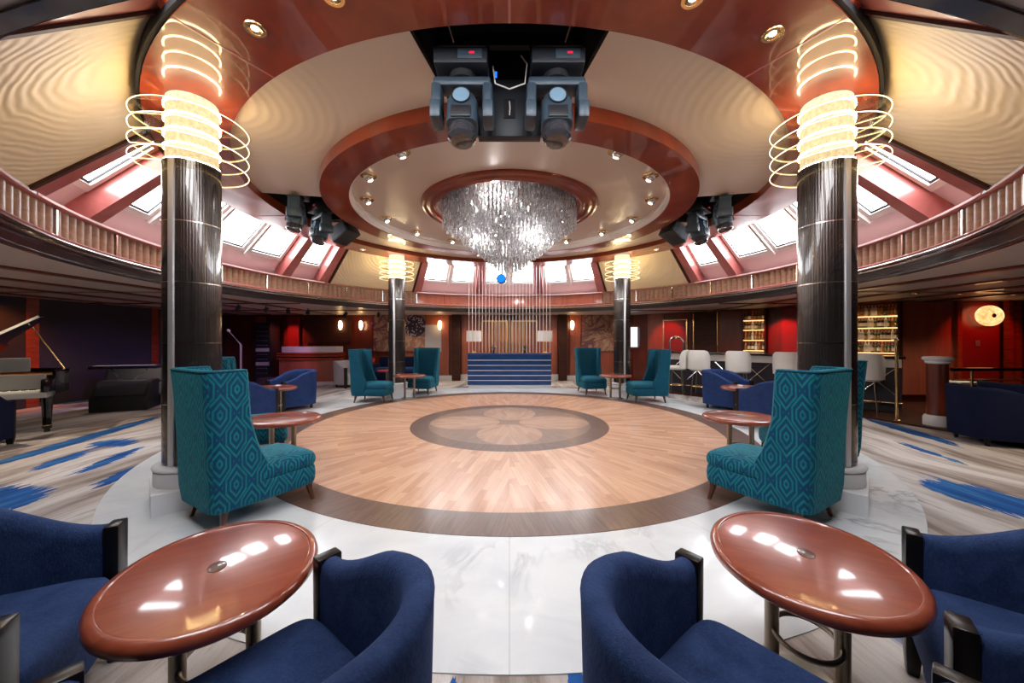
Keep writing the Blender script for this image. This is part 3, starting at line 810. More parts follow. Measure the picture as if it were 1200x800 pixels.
def wing_chair(mat, label, group):
    t = thing('wingback_chair', label, 'chair', group=group)
    WK = 1.09
    tab = [(.17, (.300, -.10, -.36, .07)), (.30, (.315, -.02, -.375, .075)), (.46, (.318, .02, -.38, .08)), (.62, (.315, -.06, -.385, .08)), (.85, (.318, -.12, -.395, .08)), (1.10, (.328, -.14, -.41, .075)), (1.235, (.333, -.15, -.42, .07)), (1.262, (.325, -.165, -.412, .045))]
    zs = [.17, .19, .24, .30, .36, .42, .48, .54, .60, .68, .76, .85, .95, 1.05, 1.14, 1.20, 1.235, 1.255, 1.262]
    mb = MB(); L = []
    for z in zs:
        a, yf, yb, th = interp(tab, z); L.append([(x * WK, y, z) for x, y in rr_u(a, yf, yb, th, .085)])
    mb.loft(L); mb.build('backrest', mat, t, uv=True, angle=50)
    # piping along the top edge
    a, yf, yb, th = interp(tab, 1.25)
    mb = MB(); mb.tube([(x * WK, y, 1.252) for x, y in rr_u(a + .003, yf, yb - .003, th, .085)], .007, 6, closed=True); mb.build('piping', 'teal_fine', t)
    def soft(w, d, z0, z1, y, puff, fr=.05):
        mb = MB(); L = []
        for i in range(9):
            u = i / 8; z = lerp(z0, z1, u); k = sin(pi * u) ** .5 if 0 < u < 1 else 0; ww = w / 2 - fr * (1 - k) ; dd = d / 2 - fr * (1 - k)
            ex = .30
            L.append([(ww * (abs(cos(q)) ** ex) * (1 if cos(q) >= 0 else -1), y + dd * (abs(sin(q)) ** ex) * (1 if sin(q) >= 0 else -1), z) for q in [2 * pi * (j + .5) / 40 for j in range(40)]])
        top = [(p[0] * .6, y + (p[1] - y) * .6, z1 + puff) for p in L[-1]]; L.append(top); L.append([(p[0] * .1, y + (p[1] - y) * .1, z1 + puff * 1.2) for p in L[-1]])
        mb.loft(L); return mb
    soft(.65, .78, .30, .455, .10, .022).build('seat_cushion', mat, t, uv=True, angle=60)
    soft(.66, .80, .165, .325, .085, 0, .012).build('seat_base', mat, t, uv=True, angle=60)
    for sx in (-1, 1):
        for sy in (-1, 1):
            x, y = sx * .25, .075 + sy * .33
            mb = MB(); mb.loft([[(x + sx * o + w * cx, y + sy * o + w * cy, z) for cx, cy in ((-1, -1), (1, -1), (1, 1), (-1, 1))] for z, w, o in ((0, .013, .03), (.09, .018, .012), (.175, .026, 0))])
            mb.build('leg', 'leg_wood', t, bevel=.003)
    return t
G1 = 'patterned teal wingback chairs by the columns'
wa = wing_chair('teal_pattern', 'teal maze-patterned wingback chair in front of the near left column, its back to the camera', G1)
wf = wing_chair('teal_fine', 'teal wingback chair left of the far left column, facing the small table', G1)
index()
wa.location = (-2.31, 3.20, 0.006); wa.rotation_euler[2] = face(.51, .86)
dup(wa, (2.34, 3.20, .006), face(-.51, .86), 'teal maze-patterned wingback chair in front of the near right column, its back to the camera')
dup(wa, (-3.48, 4.80, .006), face(.85, .53), 'teal wingback chair mostly hidden behind the near left column')
dup(wa, (3.72, 4.52, .006), face(-.95, .3), 'teal wingback chair mostly hidden behind the near right column')
wf.location = (-3.38, 8.92, .006); wf.rotation_euler[2] = face(1, -.05)
dup(wf, (-2.42, 10.35, .006), face(-.12, -1), 'teal wingback chair right of the far left column, facing the room')
dup(wf, (2.30, 10.35, .006), face(.12, -1), 'teal wingback chair left of the far right column, facing the room')
dup(wf, (3.40, 8.92, .006), face(-1, -.05), 'teal wingback chair right of the far right column, facing the small table')

# ------------------------------------------------------------------ barrel chair
def barrel(mat, label, group):
    t = thing('barrel_chair', label, 'chair', group=group)
    th = .085; W = .385
    path = []; n = 26                                        # centre line of the shell, right tip -> back -> left tip
    def cl(u):   # u in -1..1
        s_ = 1 if u < 0 else -1; q = abs(u)                  # q=1 at the tips
        w = W - th / 2
        if q > .58: return (s_ * w, lerp(-.04, .33, (q - .58) / .42))
        a = pi / 2 * (1 - q / .58)                            # 0 at the sides, pi/2 at back
        ex = .80
        return (s_ * w * (cos(a) ** ex if cos(a) > 1e-9 else 0), -.04 - .37 * (sin(a) ** ex if sin(a) > 1e-9 else 0))
    pts = [cl(-1 + 2 * i / (2 * n)) for i in range(2 * n + 1)]
    mb = MB(); L = []
    for i, (x, y) in enumerate(pts):
        u = -1 + i / n; q = abs(u)
        a_ = pts[max(i - 1, 0)]; b_ = pts[min(i + 1, 2 * n)]; tx, ty = b_[0] - a_[0], b_[1] - a_[1]; l = hypot(tx, ty) or 1; nx, ny = ty / l, -tx / l
        k = max(0, min(1, (1 - q) / .62)); k = k * k * (3 - 2 * k); zt = lerp(.635, .83, k); flare = .02 * k
        # outward normal check
        if nx * x + ny * (y + .04) < 0: nx, ny = -nx, -ny
        sec = []
        for (o, z) in ((th / 2 * .8, .10), (th / 2, .30), (th / 2 + flare * .6, zt - .05), (th / 2 * .86 + flare, zt - .018), (th / 2 * .45 + flare, zt - .003), (flare * .8, zt), (-th / 2 * .45 + flare * .8, zt - .004), (-th / 2 * .86 + flare * .6, zt - .02), (-th / 2 + flare * .3, zt - .06), (-th / 2, .40), (-th / 2, .10)):
            sec.append((x + nx * o, y + ny * o, z))
        L.append(sec)
    mb.loft(L); mb.build('backrest', mat, t, angle=70)
    def dshape(w, yf, yb, z, k=1.0):
        out = []
        for j in range(44):
            a = 2 * pi * (j + .5) / 44; c, s_ = cos(a), sin(a)
            if s_ >= 0: out.append((w * k * abs(c) ** .22 * (1 if c > 0 else -1), -.02 + (yf + .02) * k * abs(s_) ** .22, z))
            else: out.append((w * k * abs(c) ** .8 * (1 if c > 0 else -1), -.02 - (-.02 - yb) * k * abs(s_) ** .85, z))
        return out
    mb = MB(); mb.loft([dshape(.30, .37, -.32, .27, .97), dshape(.30, .385, -.32, .29), dshape(.30, .385, -.32, .40), dshape(.30, .38, -.32, .425, .975), dshape(.30, .38, -.32, .437, .92), dshape(.30, .38, -.32, .445, .6), dshape(.30, .38, -.32, .447, .1)])
    mb.build('seat_cushion', mat, t, angle=70)
    mb = MB(); mb.loft([dshape(.305, .34, -.33, .10), dshape(.305, .34, -.33, .275)]); mb.build('seat_base', mat, t)
    for s_ in (-1, 1):
        mb = MB(); mb.loft([[(s_ * (W - th / 2) + px * sx, .352 + py * .5 * 1.0, z) for px, py in ((-1, -1), (1, -1), (1, 1), (-1, 1))] for z, sx, py_ in ((.0, .030, 0), (.10, .043, 0), (.63, .046, 0), (.642, .046, 0))] if False else
                        [[(s_ * (W - th / 2) + px * w, .350 + py * d, z) for px, py in ((-1, -1), (1, -1), (1, 1), (-1, 1))] for z, w, d in ((.0, .028, .020), (.10, .044, .026), (.60, .047, .028), (.640, .047, .028))])
        mb.build('arm_post', 'lacquer', t, bevel=.007)
        mb = MB(); mb.loft([[(s_ * .25 + px * w, -.27 + py * w, z) for px, py in ((-1, -1), (1, -1), (1, 1), (-1, 1))] for z, w in ((.0, .017), (.105, .026))])
        mb.build('leg', 'lacquer', t, bevel=.004)
    return t
G2 = 'blue barrel armchairs with black arm posts'
ba = barrel('blue_velvet', 'x', G2); bm_ = barrel('mid_blue', 'x', G2); bn = barrel('navy_cloth', 'x', G2); index()
def put(o, x, y, fx, fy, label, z=0.0, first=False):
    if not first: o = dup(o)
    o.location = (x, y, z); o.rotation_euler[2] = face(fx, fy); o['label'] = label; return o
put(ba, -2.02, 1.26, .9, .44, 'deep blue barrel armchair cut off at the lower left corner, beside the oval table', first=True)
put(ba, -.672, .985, -.78, .62, 'blue barrel armchair at bottom centre left, its rounded back towards the white marble')
put(ba, .66, .98, .78, .62, 'blue barrel armchair at bottom centre right, its rounded back towards the white marble')
put(ba, 1.87, 1.16, -.77, .63, 'deep blue barrel armchair cut off at the lower right corner, showing both black arm posts')
put(bm_, -4.72, 7.95, -.55, -.85, 'blue barrel armchair on the left with its open front and seat in view', first=True)
put(bm_, -4.60, 6.28, .35, .95, 'blue barrel armchair seen from behind, beside the near left wingback', z=.0)
put(bm_, 4.72, 7.95, .55, -.85, 'blue barrel armchair on the right in front of the white bar stools, seat in view')
put(bm_, 4.52, 6.28, -.35, .95, 'blue barrel armchair seen from behind, beside the near right wingback', z=.0)
put(bn, 7.08, 5.32, .95, -.28, 'dark navy armchair by the brass railing, nearest the short round pillar', first=True)
put(bn, 8.08, 5.72, .95, -.2, 'dark navy armchair at the right edge, close to the railing')
put(bn, -7.30, 4.78, -.5, .85, 'dark blue armchair at the left edge in front of the piano keyboard')

# ------------------------------------------------------------------ oval tables
def oval_table(label, group, sx=.405, sy=.355, zt=.60, along=1):
    t = thing('oval_table', label, 'table', group=group)
    mb = MB(); k = sy / sx
    prof = [(0, zt - .056), (sx - .05, zt - .056), (sx - .018, zt - .050), (sx - .003, zt - .038), (sx, zt - .022), (sx - .005, zt - .008), (sx - .018, zt + .002), (sx - .036, zt + .003), (sx - .040, zt - .0015), (sx - .046, zt), (0, zt)]
    mb.lathe(prof, 72, (0, 0, 0), 1, k); top = mb.build('tabletop', 'table_wood', t, angle=40)
    mb = MB(); mb.lathe([(0, zt + .0025), (.036, zt + .0025), (.042, zt + .001), (.043, zt - .002)], 32, (0, 0, 0), 1, .75); mb.build('inlaid_socket', 'leg_wood', top)
    for s_ in (-1, 1):
        mb = MB(); mb.lathe([(.030, .02), (.027, .05), (.027, zt - .065), (.034, zt - .054)], 24, (0, s_ * .118, 0) if along else (s_ * .118, 0, 0)); mb.build('post', 'bronze', t)
    mb = MB(); mb.tube([(.135 * cos(2 * pi * q / 40), .115 * sin(2 * pi * q / 40), .25) for q in range(40)], .011, 8, closed=True); mb.build('ring', 'bronze', t)
    mb = MB(); mb.lathe([(.20, 0), (.205, .006), (.20, .016), (.05, .02), (0, .02)], 40, (0, 0, 0), 1, .7); mb.build('base_plate', 'bronze', t)
    return t
G3 = 'oval mahogany tables with twin bronze posts'
ta = oval_table('glossy oval mahogany table at lower left between two blue armchairs', G3)
tb = oval_table('x', G3, along=0); index()
ta.location = (-1.16, 1.45, 0); ta.rotation_euler[2] = atan2(-.56, -.83) + pi / 2 + .55
tb_used = []
def tab(x, y, rz, label, z=0.0, src=None):
    if src is None and not tb_used:
        tb_used.append(1); tb.location = (x, y, z); tb.rotation_euler[2] = rz; tb['label'] = label; return tb
    return dup(src or tb, (x, y, z), rz, label)
ta.rotation_euler[2] = atan2(.83, -.56)
tab(1.25, 1.54, atan2(.88, .48), 'glossy oval mahogany table at lower right between two blue armchairs', src=ta)
tab(-2.62, 4.22, RAD(10), 'oval mahogany table beyond the near left wingback chair, top shining white', .006)
tab(2.72, 4.30, RAD(-10), 'oval mahogany table beyond the near right wingback chair', .006)
tab(-2.55, 9.32, 0, 'small looking oval table between the two far left teal chairs', .006)
tab(2.70, 9.32, 0, 'small looking oval table between the two far right teal chairs', .006)
tab(-4.50, 6.98, 0, 'oval table between the two blue armchairs on the left')
tab(4.48, 6.98, 0, 'oval table between the two blue armchairs on the right')

# ------------------------------------------------------------------ reception desk
d = thing('reception_desk', 'blue lacquered reception desk with horizontal silver lines at the back of the hall', 'desk', (0.0, 11.36, .006))
mb = MB(); mb.box((0, .25, .04), (2.56, .46, .08)); mb.build('kick_base', 'stone_white', d)
zz = [.08, .23, .385, .54, .70, .86, 1.03]
for i in range(6):
    mb = MB(); mb.box((0, .27, (zz[i] + zz[i + 1]) / 2), (2.60, .56, zz[i + 1] - zz[i] - .022)); mb.build('front_panel', 'blue_lacquer', d, smooth=False, bevel=.004)
    if i < 5: mb = MB(); mb.box((0, .27, zz[i + 1]), (2.585, .545, .024)); mb.build('silver_line', 'white_trim', d, smooth=False)
mb = MB(); mb.box((0, .27, 1.05), (2.64, .62, .035)); mb.build('counter_top', 'blue_lacquer', d, bevel=.004)
def lamp(x, label):
    t = thing('table_lamp', label, 'lamp', (x, 11.62, 1.075), 0, 'table lamps on the reception desk')
    mb = MB(); mb.lathe([(.0, 0), (.10, 0), (.10, .02), (.06, .03), (.04, .05), (.018, .06), (.016, .36), (.03, .38), (0, .39)], 24); mb.build('lamp_base', 'gold', t)
    mb = MB(); mb.lathe([(.225, .34), (.225, .70), (.218, .70), (.218, .34)], 4, closed=True) if False else mb.lathe([(.24, .37), (.235, .71), (.228, .71), (.233, .37)], 36, closed=True); mb.build('lamp_shade', 'shade', t)
    return t
lamp(-1.13, 'white-shaded table lamp at the left end of the blue desk'); lamp(1.13, 'white-shaded table lamp at the right end of the blue desk')

# ------------------------------------------------------------------ back wall dressing
def panel(cx, cz, w, h, mat, name='wall_panel', y=13.58, th=.05):
    mb = MB(); mb.box((cx, y, cz), (w, th, h)); return S(name, mb, mat, smooth=False, origin=(cx, y, cz))
YB = 13.6
panel(-1.05, 1.27, 1.45, 2.34, 'wall_wood_light'); panel(1.05, 1.27, 1.45, 2.34, 'wall_wood_light')
for x in (-3.1, 3.1): panel(x, 1.27, 1.7, 2.34, 'wall_wood_light')
for x in (-1.95, 1.95): panel(x, 1.24, .30, 2.46, 'dark_wood', 'wall_pilaster', 13.45, .30)
mb = MB(); mb.box((0, 13.50, .11), (3.6, .06, .22)); S('baseboard_back', mb, 'stone_white', smooth=False)
for sx in (-1, 1):
    mb = MB(); mb.box((sx * 3.2, 13.50, .09), (2.2, .06, .18)); S('baseboard_back', mb, 'stone_white', smooth=False)
# glazed double doors with gold frames behind the desk
for s_, l, n_ in ((-1, 'left', 1), (1, 'right', 2)):
    t = thing('door_%d' % n_, None, None, (s_ * .54, 13.50, 0), kind='structure')
    mb = MB(); mb.box((0, 0, 1.18), (.92, .05, 2.0)); mb.build('door_leaf', 'wall_wood_light', t, smooth=False)
    mb = MB()
    for x in (-.46, .46): mb.box((x, -.04, 1.18), (.05, .05, 2.02))
    for z in (.18, 2.19): mb.box((0, -.04, z), (.97, .05, .05))
    mb.build('door_frame', 'gold', t, smooth=False)
    mb = MB()
    for i in range(7): mb.box((-.33 + .11 * i, -.04, 1.18), (.022, .03, 1.96))
    mb.build('grille', 'gold', t, smooth=False)
# potted sprays on the desk
def plant(x, label):
    t = thing('potted_plant', label, 'plant', (x, 11.60, 1.075), 0, 'dark potted plants on the blue desk')
    mb = MB(); mb.lathe([(0, 0), (.045, 0), (.06, .09), (.05, .09), (0, .07)], 16); mb.build('pot', 'black', t)
    rnd = random.Random(int(x * 100)); mb = MB()
    for i in range(26):
        a = rnd.uniform(0, 6.28); r = rnd.uniform(.05, .17); z = rnd.uniform(.12, .26); w = .018
        p0 = Vector((0, 0, .08)); p1 = Vector((r * .6 * cos(a), r * .6 * sin(a), z)); p2 = Vector((r * cos(a), r * sin(a), z - .02)); sd = Vector((-sin(a), cos(a), 0)) * w
        mb.add([p0, p1 + sd, p2, p1 - sd], [(0, 1, 2, 3)])
    mb.build('foliage', 'leaf', t)
M['leaf'] = plain('leaf', (.02, .045, .02), .5)
plant(-.52, 'dark leafy plant on the blue desk, left of its middle'); plant(.50, 'dark leafy plant on the blue desk, right of its middle')

def art(cx, cz, w, h, mat, label):
    t = thing('wall_mural', label, 'mural', (cx, 13.53, cz), 0)
    mb = MB(); mb.box((0, 0, 0), (w, .02, h)); mb.build('picture_panel', mat, t, smooth=False)
    mb = MB()
    for s_ in (-1, 1): mb.box((s_ * (w / 2 + .015), 0, 0), (.03, .04, h + .06)); mb.box((0, 0, s_ * (h / 2 + .015)), (w, .04, .03))
    mb.build('picture_frame', 'wall_wood', t, smooth=False)
art(-3.62, 1.75, 1.02, 1.34, 'mural_dots', 'mural of a round dotted tree crown right of the far left column')
art(-4.72, 1.75, .62, 1.34, 'mural_swirl', 'narrow swirling mural left of the far left column')
art(3.35, 1.75, 1.35, 1.34, 'mural_swirl', 'wide mural of curling branches left of the far right column')
mb = MB(); mb.box((-2.82, 13.52, 1.55), (.60, .03, 1.0)); tag(mb.build('wall_mirror', 'grey_cloth', smooth=False), 'pale plain panel on the back wall above the right far left chair', 'wall panel')
wd = thing('wall_window', 'tall pale blue lit window behind the far right column', 'window', (4.55, 13.40, 1.6), RAD(-20))
mb = MB(); mb.box((0, 0, 0), (.28, .03, .72)); mb.build('pane', 'dayglass', wd) if False else None
M['dayglass'] = emis('dayglass', (.62, .80, 1.0), .8)
mb.build('pane', 'dayglass', wd, smooth=False)
mb = MB()
for s_ in (-1, 1): mb.box((s_ * .16, 0, 0), (.04, .05, .80)); mb.box((0, 0, s_ * .38), (.3, .05, .04))
mb.build('frame', 'wall_wood_light', wd, smooth=False)
def sconce(x, y, z, label, rz=0.0):
    t = thing('wall_sconce', label, 'wall lamp', (x, y, z), rz, 'amber glass wall sconces')
    mb = MB(); mb.box((0, .03, 0), (.05, .06, .16)); mb.build('bracket', 'brass', t)
    mb = MB(); mb.lathe([(0, -.17), (.035, -.15), (.065, -.05), (.07, .05), (.05, .14), (.02, .17), (0, .17)], 16, (0, -.06, 0)); mb.build('glass_shade', 'em_sconce', t)
    spot((x, y - .25, z), 1.5, (1, .6, .3), 150, (x, y - .1, 0), .08)
sconce(-6.2, 13.45, 2.03, 'amber sconce beside the left counter'); sconce(-5.45, 13.45, 2.03, 'amber sconce left of the narrow mural')
sconce(-2.55, 13.42, 2.03, 'amber sconce on the pale panel left of the blue desk'); sconce(2.30, 13.42, 2.03, 'amber sconce right of the blue desk')

# ------------------------------------------------------------------ left counter, rack, stage things
c = thing('service_counter', 'curved wooden counter with a white raised top against the back left wall', 'counter', (-6.75, 12.5, 0))
def bow(w, d, z0, z1, y=0.0, n=16, bulge=.18):
    mb = MB(); lo = []; 
    P_ = [(lerp(-w / 2, w / 2, i / n), -d / 2 - bulge * sin(pi * i / n) + y) for i in range(n + 1)] + [(w / 2, d / 2 + y), (-w / 2, d / 2 + y)]
    mb.loft([[(a, b, z0) for a, b in P_], [(a, b, z1) for a, b in P_]]); return mb
bow(1.8, .6, 0, .12).build('kick_base', 'stone_white', c); bow(1.86, .64, .12, .90).build('body', 'wall_wood_light', c, angle=50)
for z in (.84, .94, 1.02): bow(1.98, .74, z, z + .06).build('moulding', 'mahogany', c, angle=50)
bow(1.84, .5, 1.08, 1.27, .05).build('raised_top', 'white_trim', c, angle=50)
r = thing('equipment_rack', 'tall black equipment rack with small dials left of the wooden counter', 'rack', (-8.55, 12.9, 0))
mb = MB(); mb.box((0, 0, 1.05), (.56, .5, 2.1)); mb.build('cabinet', 'black', r, bevel=.01)
for i in range(11):
    z = .35 + .16 * i
    mb = MB(); mb.box((0, -.255, z), (.46, .02, .12)); u = mb.build('rack_unit', 'device_dark' if i not in (2, 5) else 'grey_cloth', r, bevel=.003)
    mb = MB(); [mb.cyl((0, 0, 0), .012, .012, 10, T=Matrix.Translation((-.16 + .08 * q, -.266, z)) @ Matrix.Rotation(pi / 2, 4, 'X')) for q in range(5)]; mb.build('knob_row', 'steel', u)
mb = MB(); mb.box((-7.95, 13.45, 1.2), (.42, .05, 2.3)); S('wall_panel', mb, 'red_panel', smooth=False)
mb = MB(); mb.box((-9.15, 13.45, 1.2), (.35, .05, 2.3)); S('wall_panel', mb, 'wall_wood_light', smooth=False)
mb = MB(); mb.box((-6.7, 13.48, 1.85), (1.7, .05, .95)); S('wall_panel', mb, 'dark_wood', smooth=False)
for x, y in ((-10.62, 12.0), (-10.62, 10.9), (-10.62, 8.1)):
    mb = MB(); mb.box((x, y, 1.23), (.1, .22, 2.44)); S('wall_pilaster', mb, 'mahogany', smooth=False)
mb = MB(); mb.box((-10.64, 7.3, 1.23), (.06, 1.4, 2.44)); S('wall_panel', mb, 'wall_wood_light', smooth=False)

pi_ = thing('grand_piano', 'black grand piano with its lid propped open at the left edge', 'piano', (-7.98, 5.50, 0), face(-.6, .8))
# local: +Y tail, +X treble side
W2 = .74
def outline(k=1.0, inset=0.0):
    pts = [(-W2 + inset, .0 + inset), (W2 - inset, .0 + inset), (W2 - inset, .62)]
    for i in range(1, 9):
        u = i / 8; pts.append((lerp(W2 - inset, -.02 - inset, (u * u * (3 - 2 * u))), lerp(.62, 1.35, u)))
    for i in range(1, 7):
        a = pi / 2 * i / 6; pts.append((-.37 + (.35 - inset) * cos(a) + .0, 1.35 + (.38 - inset) * sin(a)))
    for i in range(1, 5):
        a = pi / 2 + pi / 2 * i / 4; pts.append((-.37 + (.37 - inset) * cos(a), 1.35 + (.38 - inset) * sin(a)))
    return pts
def ext(mb, pts, z0, z1, T=None): return mb.loft([[(x, y, z0) for x, y in pts], [(x, y, z1) for x, y in pts]], T=T)
mb = MB(); ext(mb, outline(), .62, .93); mb.build('case', 'black_gloss', pi_, angle=50)
mb = MB(); ext(mb, outline(inset=.05), .931, .937); mb.build('gold_plate', 'gold', pi_, angle=50)
mb = MB(); n_ = len(outline()); o_ = outline(); i_ = outline(inset=.045); vs = [(x, y, .93) for x, y in o_] + [(x, y, .93) for x, y in i_] + [(x, y, 1.0) for x, y in o_] + [(x, y, 1.0) for x, y in i_]
fs = []
for q in range(n_):
    j = (q + 1) % n_
    if q == 0: continue
    fs += [(q, j, 2 * n_ + j, 2 * n_ + q), (2 * n_ + q, 2 * n_ + j, 3 * n_ + j, 3 * n_ + q), (n_ + q, 3 * n_ + q, 3 * n_ + j, n_ + j)]
mb.add(vs, fs); mb.build('rim', 'black_gloss', pi_, angle=50)
mb = MB(); mb.box((0, -.16, .64), (1.48, .34, .08)); mb.build('key_bed', 'piano_reflection_grey', pi_, bevel=.006)
for s_ in (-1, 1): mb = MB(); mb.box((s_ * .70, -.15, .78), (.08, .32, .22)); mb.build('cheek_block', 'black_gloss', pi_, bevel=.03)
mb = MB(); mb.box((0, -.19, .70), (1.30, .16, .03)); kb = mb.build('keyboard', 'ivory', pi_)
mb = MB()
for o in range(7):
    for q in (0, 1, 3, 4, 5): mb.box((-.62 + o * .178 + q * .0254 + .012, -.165, .722), (.012, .10, .014))
mb.build('black_keys', 'black_gloss', kb, smooth=False)
mb = MB(); mb.box((0, -.05, .82), (1.32, .03, .26)); mb.build('fallboard', 'piano_reflection_grey', pi_, bevel=.006)
mb = MB(); mb.box((0, .12, 1.10), (.9, .02, .22), T=Matrix.Translation((0, 0, 0))); mb.build('music_desk', 'piano_reflection_grey', pi_, bevel=.01)
T = Matrix.Translation((-W2, 0, 1.005)) @ Matrix.Rotation(RAD(-36), 4, 'Y') @ Matrix.Translation((W2, 0, 0))
mb = MB(); ext(mb, [(x, max(y, .42)) for x, y in outline()], 0, .022, T); ld = mb.build('lid', 'black_gloss', pi_, angle=50)
mb = MB(); mb.box((0, .40, .011), (1.5, .03, .035), T=T); mb.build('lid_edge_highlight', 'ivory', ld)  # pale strip painted for light catching the lid's front edge
mb = MB(); mb.tube([(.66, .75, .98), (.28, .80, 1.72)], .012, 8); mb.build('lid_prop', 'brass', pi_)
for x, y in ((-.62, .12), (.62, .12), (-.36, 1.45)):
    mb = MB(); mb.lathe([(.035, 0), (.035, .05), (.055, .06), (.055, .10), (.048, .12), (.062, .44), (.075, .5), (.075, .62)], 20, (x, y, 0)); lg = mb.build('leg', 'black_gloss', pi_)
    mb = MB(); mb.lathe([(.0565, .10), (.0565, .115)], 20, (x, y, 0)); mb.build('caster_band', 'brass', lg)
mb = MB(); mb.box((0, .25, .34), (.10, .05, .56)); mb.box((0, .22, .09), (.30, .12, .06)); mb.build('pedal_lyre', 'black_gloss', pi_, bevel=.01)
def wedge(x, y, rz, label, w=.75, d_=.5, h=.42):
    t = thing('stage_monitor', label, 'speaker', (x, y, 0), rz, 'black boxes on the stage floor')
    mb = MB(); s_ = [(-d_ / 2, 0), (d_ / 2, 0), (d_ / 2, h), (0, h), (-d_ / 2, h * .45)]
    mb.loft([[(-w / 2, a, b) for a, b in s_], [(w / 2, a, b) for a, b in s_]]); mb.build('cabinet', 'black', t, bevel=.01)
    T = Matrix.Translation((0, -d_ / 4 - .012, h * .73)) @ Matrix.Rotation(atan2(h * .55, d_ / 2), 4, 'X')
    mb = MB(); mb.box((0, 0, 0), (w * .88, d_ * .55, .012), T=T); mb.build('grille', 'device_dark', t)
wedge(-8.3, 7.9, RAD(25), 'black stage box beside the tail of the piano', .9, .6, .62)
wedge(-8.1, 8.7, RAD(20), 'black wedge monitor on the stage, seen just left of the near left column', .85, .55, .5)
wedge(-9.4, 9.3, RAD(30), 'large black stage box behind the piano tail', 1.2, .7, .85)
kt = thing('stage_keyboard', 'slim electric keyboard on a stand on the stage', 'keyboard', (-9.0, 8.6, 0), RAD(18))
mb = MB(); mb.box((0, 0, .86), (1.25, .30, .07)); mb.build('keyboard_body', 'device_dark', kt, bevel=.01)
mb = MB(); mb.box((0, -.06, .90), (1.1, .14, .01)); mb.build('keys', 'ivory', kt)
for s_ in (-1, 1): mb = MB(); mb.tube([(s_ * .35, -.2, 0), (-s_ * .35, .1, .82)], .014, 8); mb.build('stand_leg', 'steel', kt)
def mic(x, y, rz, label):
    t = thing('microphone_stand', label, 'microphone stand', (x, y, 0), rz, 'microphone stands on the stage')
    mb = MB(); mb.tube([(0, 0, .05), (0, 0, 1.35)], .011, 8); mb.build('pole', 'steel', t)
    mb = MB(); mb.tube([(0, 0, 1.35), (-.34, -.05, 1.75)], .008, 8); b = mb.build('boom', 'steel', t)
    mb = MB(); mb.sph((-.36, -.05, 1.78), .035, 12, 8, (1, 1, 1.2)); mb.build('microphone', 'white_plastic', t)
    for k in range(3): a = k * 2.09; mb = MB(); mb.tube([(0, 0, .10), (.30 * cos(a), .30 * sin(a), .008)], .009, 6); mb.build('leg', 'black', t)
mic(-8.0, 10.9, 0, 'microphone stand with angled boom right of the near left column')
mic(-8.55, 11.6, 1.2, 'microphone stand farther back, beside the equipment rack')
ps = thing('pouffe', 'round purple upholstered stool by the left counter', 'stool', (-6.6, 10.1, 0))
mb = MB(); mb.lathe([(0, .06), (.30, .06), (.34, .12), (.34, .38), (.30, .44), (0, .46)], 32); mb.build('seat', 'purple_cloth', ps)
mb = MB(); mb.lathe([(0, 0), (.26, 0), (.26, .06), (0, .06)], 24); mb.build('base', 'black', ps)
# grey tub chair, red armchair and navy sofa behind the far left column
gt = barrel('grey_cloth', 'pale grey tub chair beside the wooden counter, left of the far teal chairs', 'lounge seats along the back wall'); gt.location = (-5.15, 11.7, 0); gt.rotation_euler[2] = face(.8, -.5)
rc = barrel('red_leather', 'red lounge chair against the back wall behind the far left teal chair', 'lounge seats along the back wall'); rc.location = (-5.2, 12.9, 0); rc.rotation_euler[2] = face(0, -1)
so = thing('sofa', 'navy sofa behind the far left column', 'sofa', (-3.75, 12.75, 0))
mb = MB(); mb.box((0, 0, .27), (1.9, .8, .30)); mb.build('seat_base', 'navy_cloth', so, bevel=.04)
for s_ in (-1, 1):
    mb = MB(); mb.box((s_ * .42, -.06, .47), (.82, .66, .14)); mb.build('seat_cushion', 'mid_blue', so, bevel=.04)
    mb = MB(); mb.box((s_ * .92, 0, .40), (.16, .84, .56)); mb.build('armrest', 'navy_cloth', so, bevel=.04)
mb = MB(); mb.box((0, .34, .60), (1.8, .18, .60)); mb.build('backrest', 'navy_cloth', so, bevel=.05)
for s_ in (-1, 1):
    for q in (-1, 1): mb = MB(); mb.cyl((s_ * .85, q * .3, 0), .02, .125, 10); mb.build('leg', 'steel', so)
st = thing('side_table', 'low red-topped side table behind the far left column', 'side table', (-3.9, 11.6, 0))
mb = MB(); mb.lathe([(0, .50), (.27, .50), (.28, .52), (.27, .54), (0, .54)], 28); mb.build('tabletop', 'red_leather', st)
mb = MB(); mb.lathe([(.03, .02), (.03, .50)], 14); mb.build('post', 'bronze', st)
mb = MB(); mb.lathe([(0, 0), (.18, 0), (.18, .02), (0, .02)], 24); mb.build('base_plate', 'bronze', st)

# ------------------------------------------------------------------ bar on the right
# dark platform
mb = MB(); pts = [(4.3, 13.4), (4.15, 10.7), (6.75, 7.25), (7.15, 5.9), (7.3, 3.5), (12.1, 3.5), (12.1, 8.6), (9.2, 8.6), (4.8, 13.3)]
mb.loft([[(x, y, -.02) for x, y in pts], [(x, y, .03) for x, y in pts]]); S('bar_floor', mb, 'dark_wood', smooth=False)
BA = Vector((4.55, 10.95, 0)); BB = Vector((7.95, 7.40, 0)); bu = (BB - BA); BL = bu.length; bu.normalize(); bn_ = Vector((-bu.y, bu.x, 0))   # towards the wall
ang = atan2(bu.y, bu.x)
bar = thing('bar_counter', 'long dark bar counter with crossed white braces on its front, right of the dance floor', 'bar counter', tuple((BA + BB) / 2 + Vector((0, 0, .03))), ang)
mb = MB(); mb.box((0, .18, .52), (BL, .50, 1.04)); mb.build('body', 'wall_dark', bar, smooth=False)
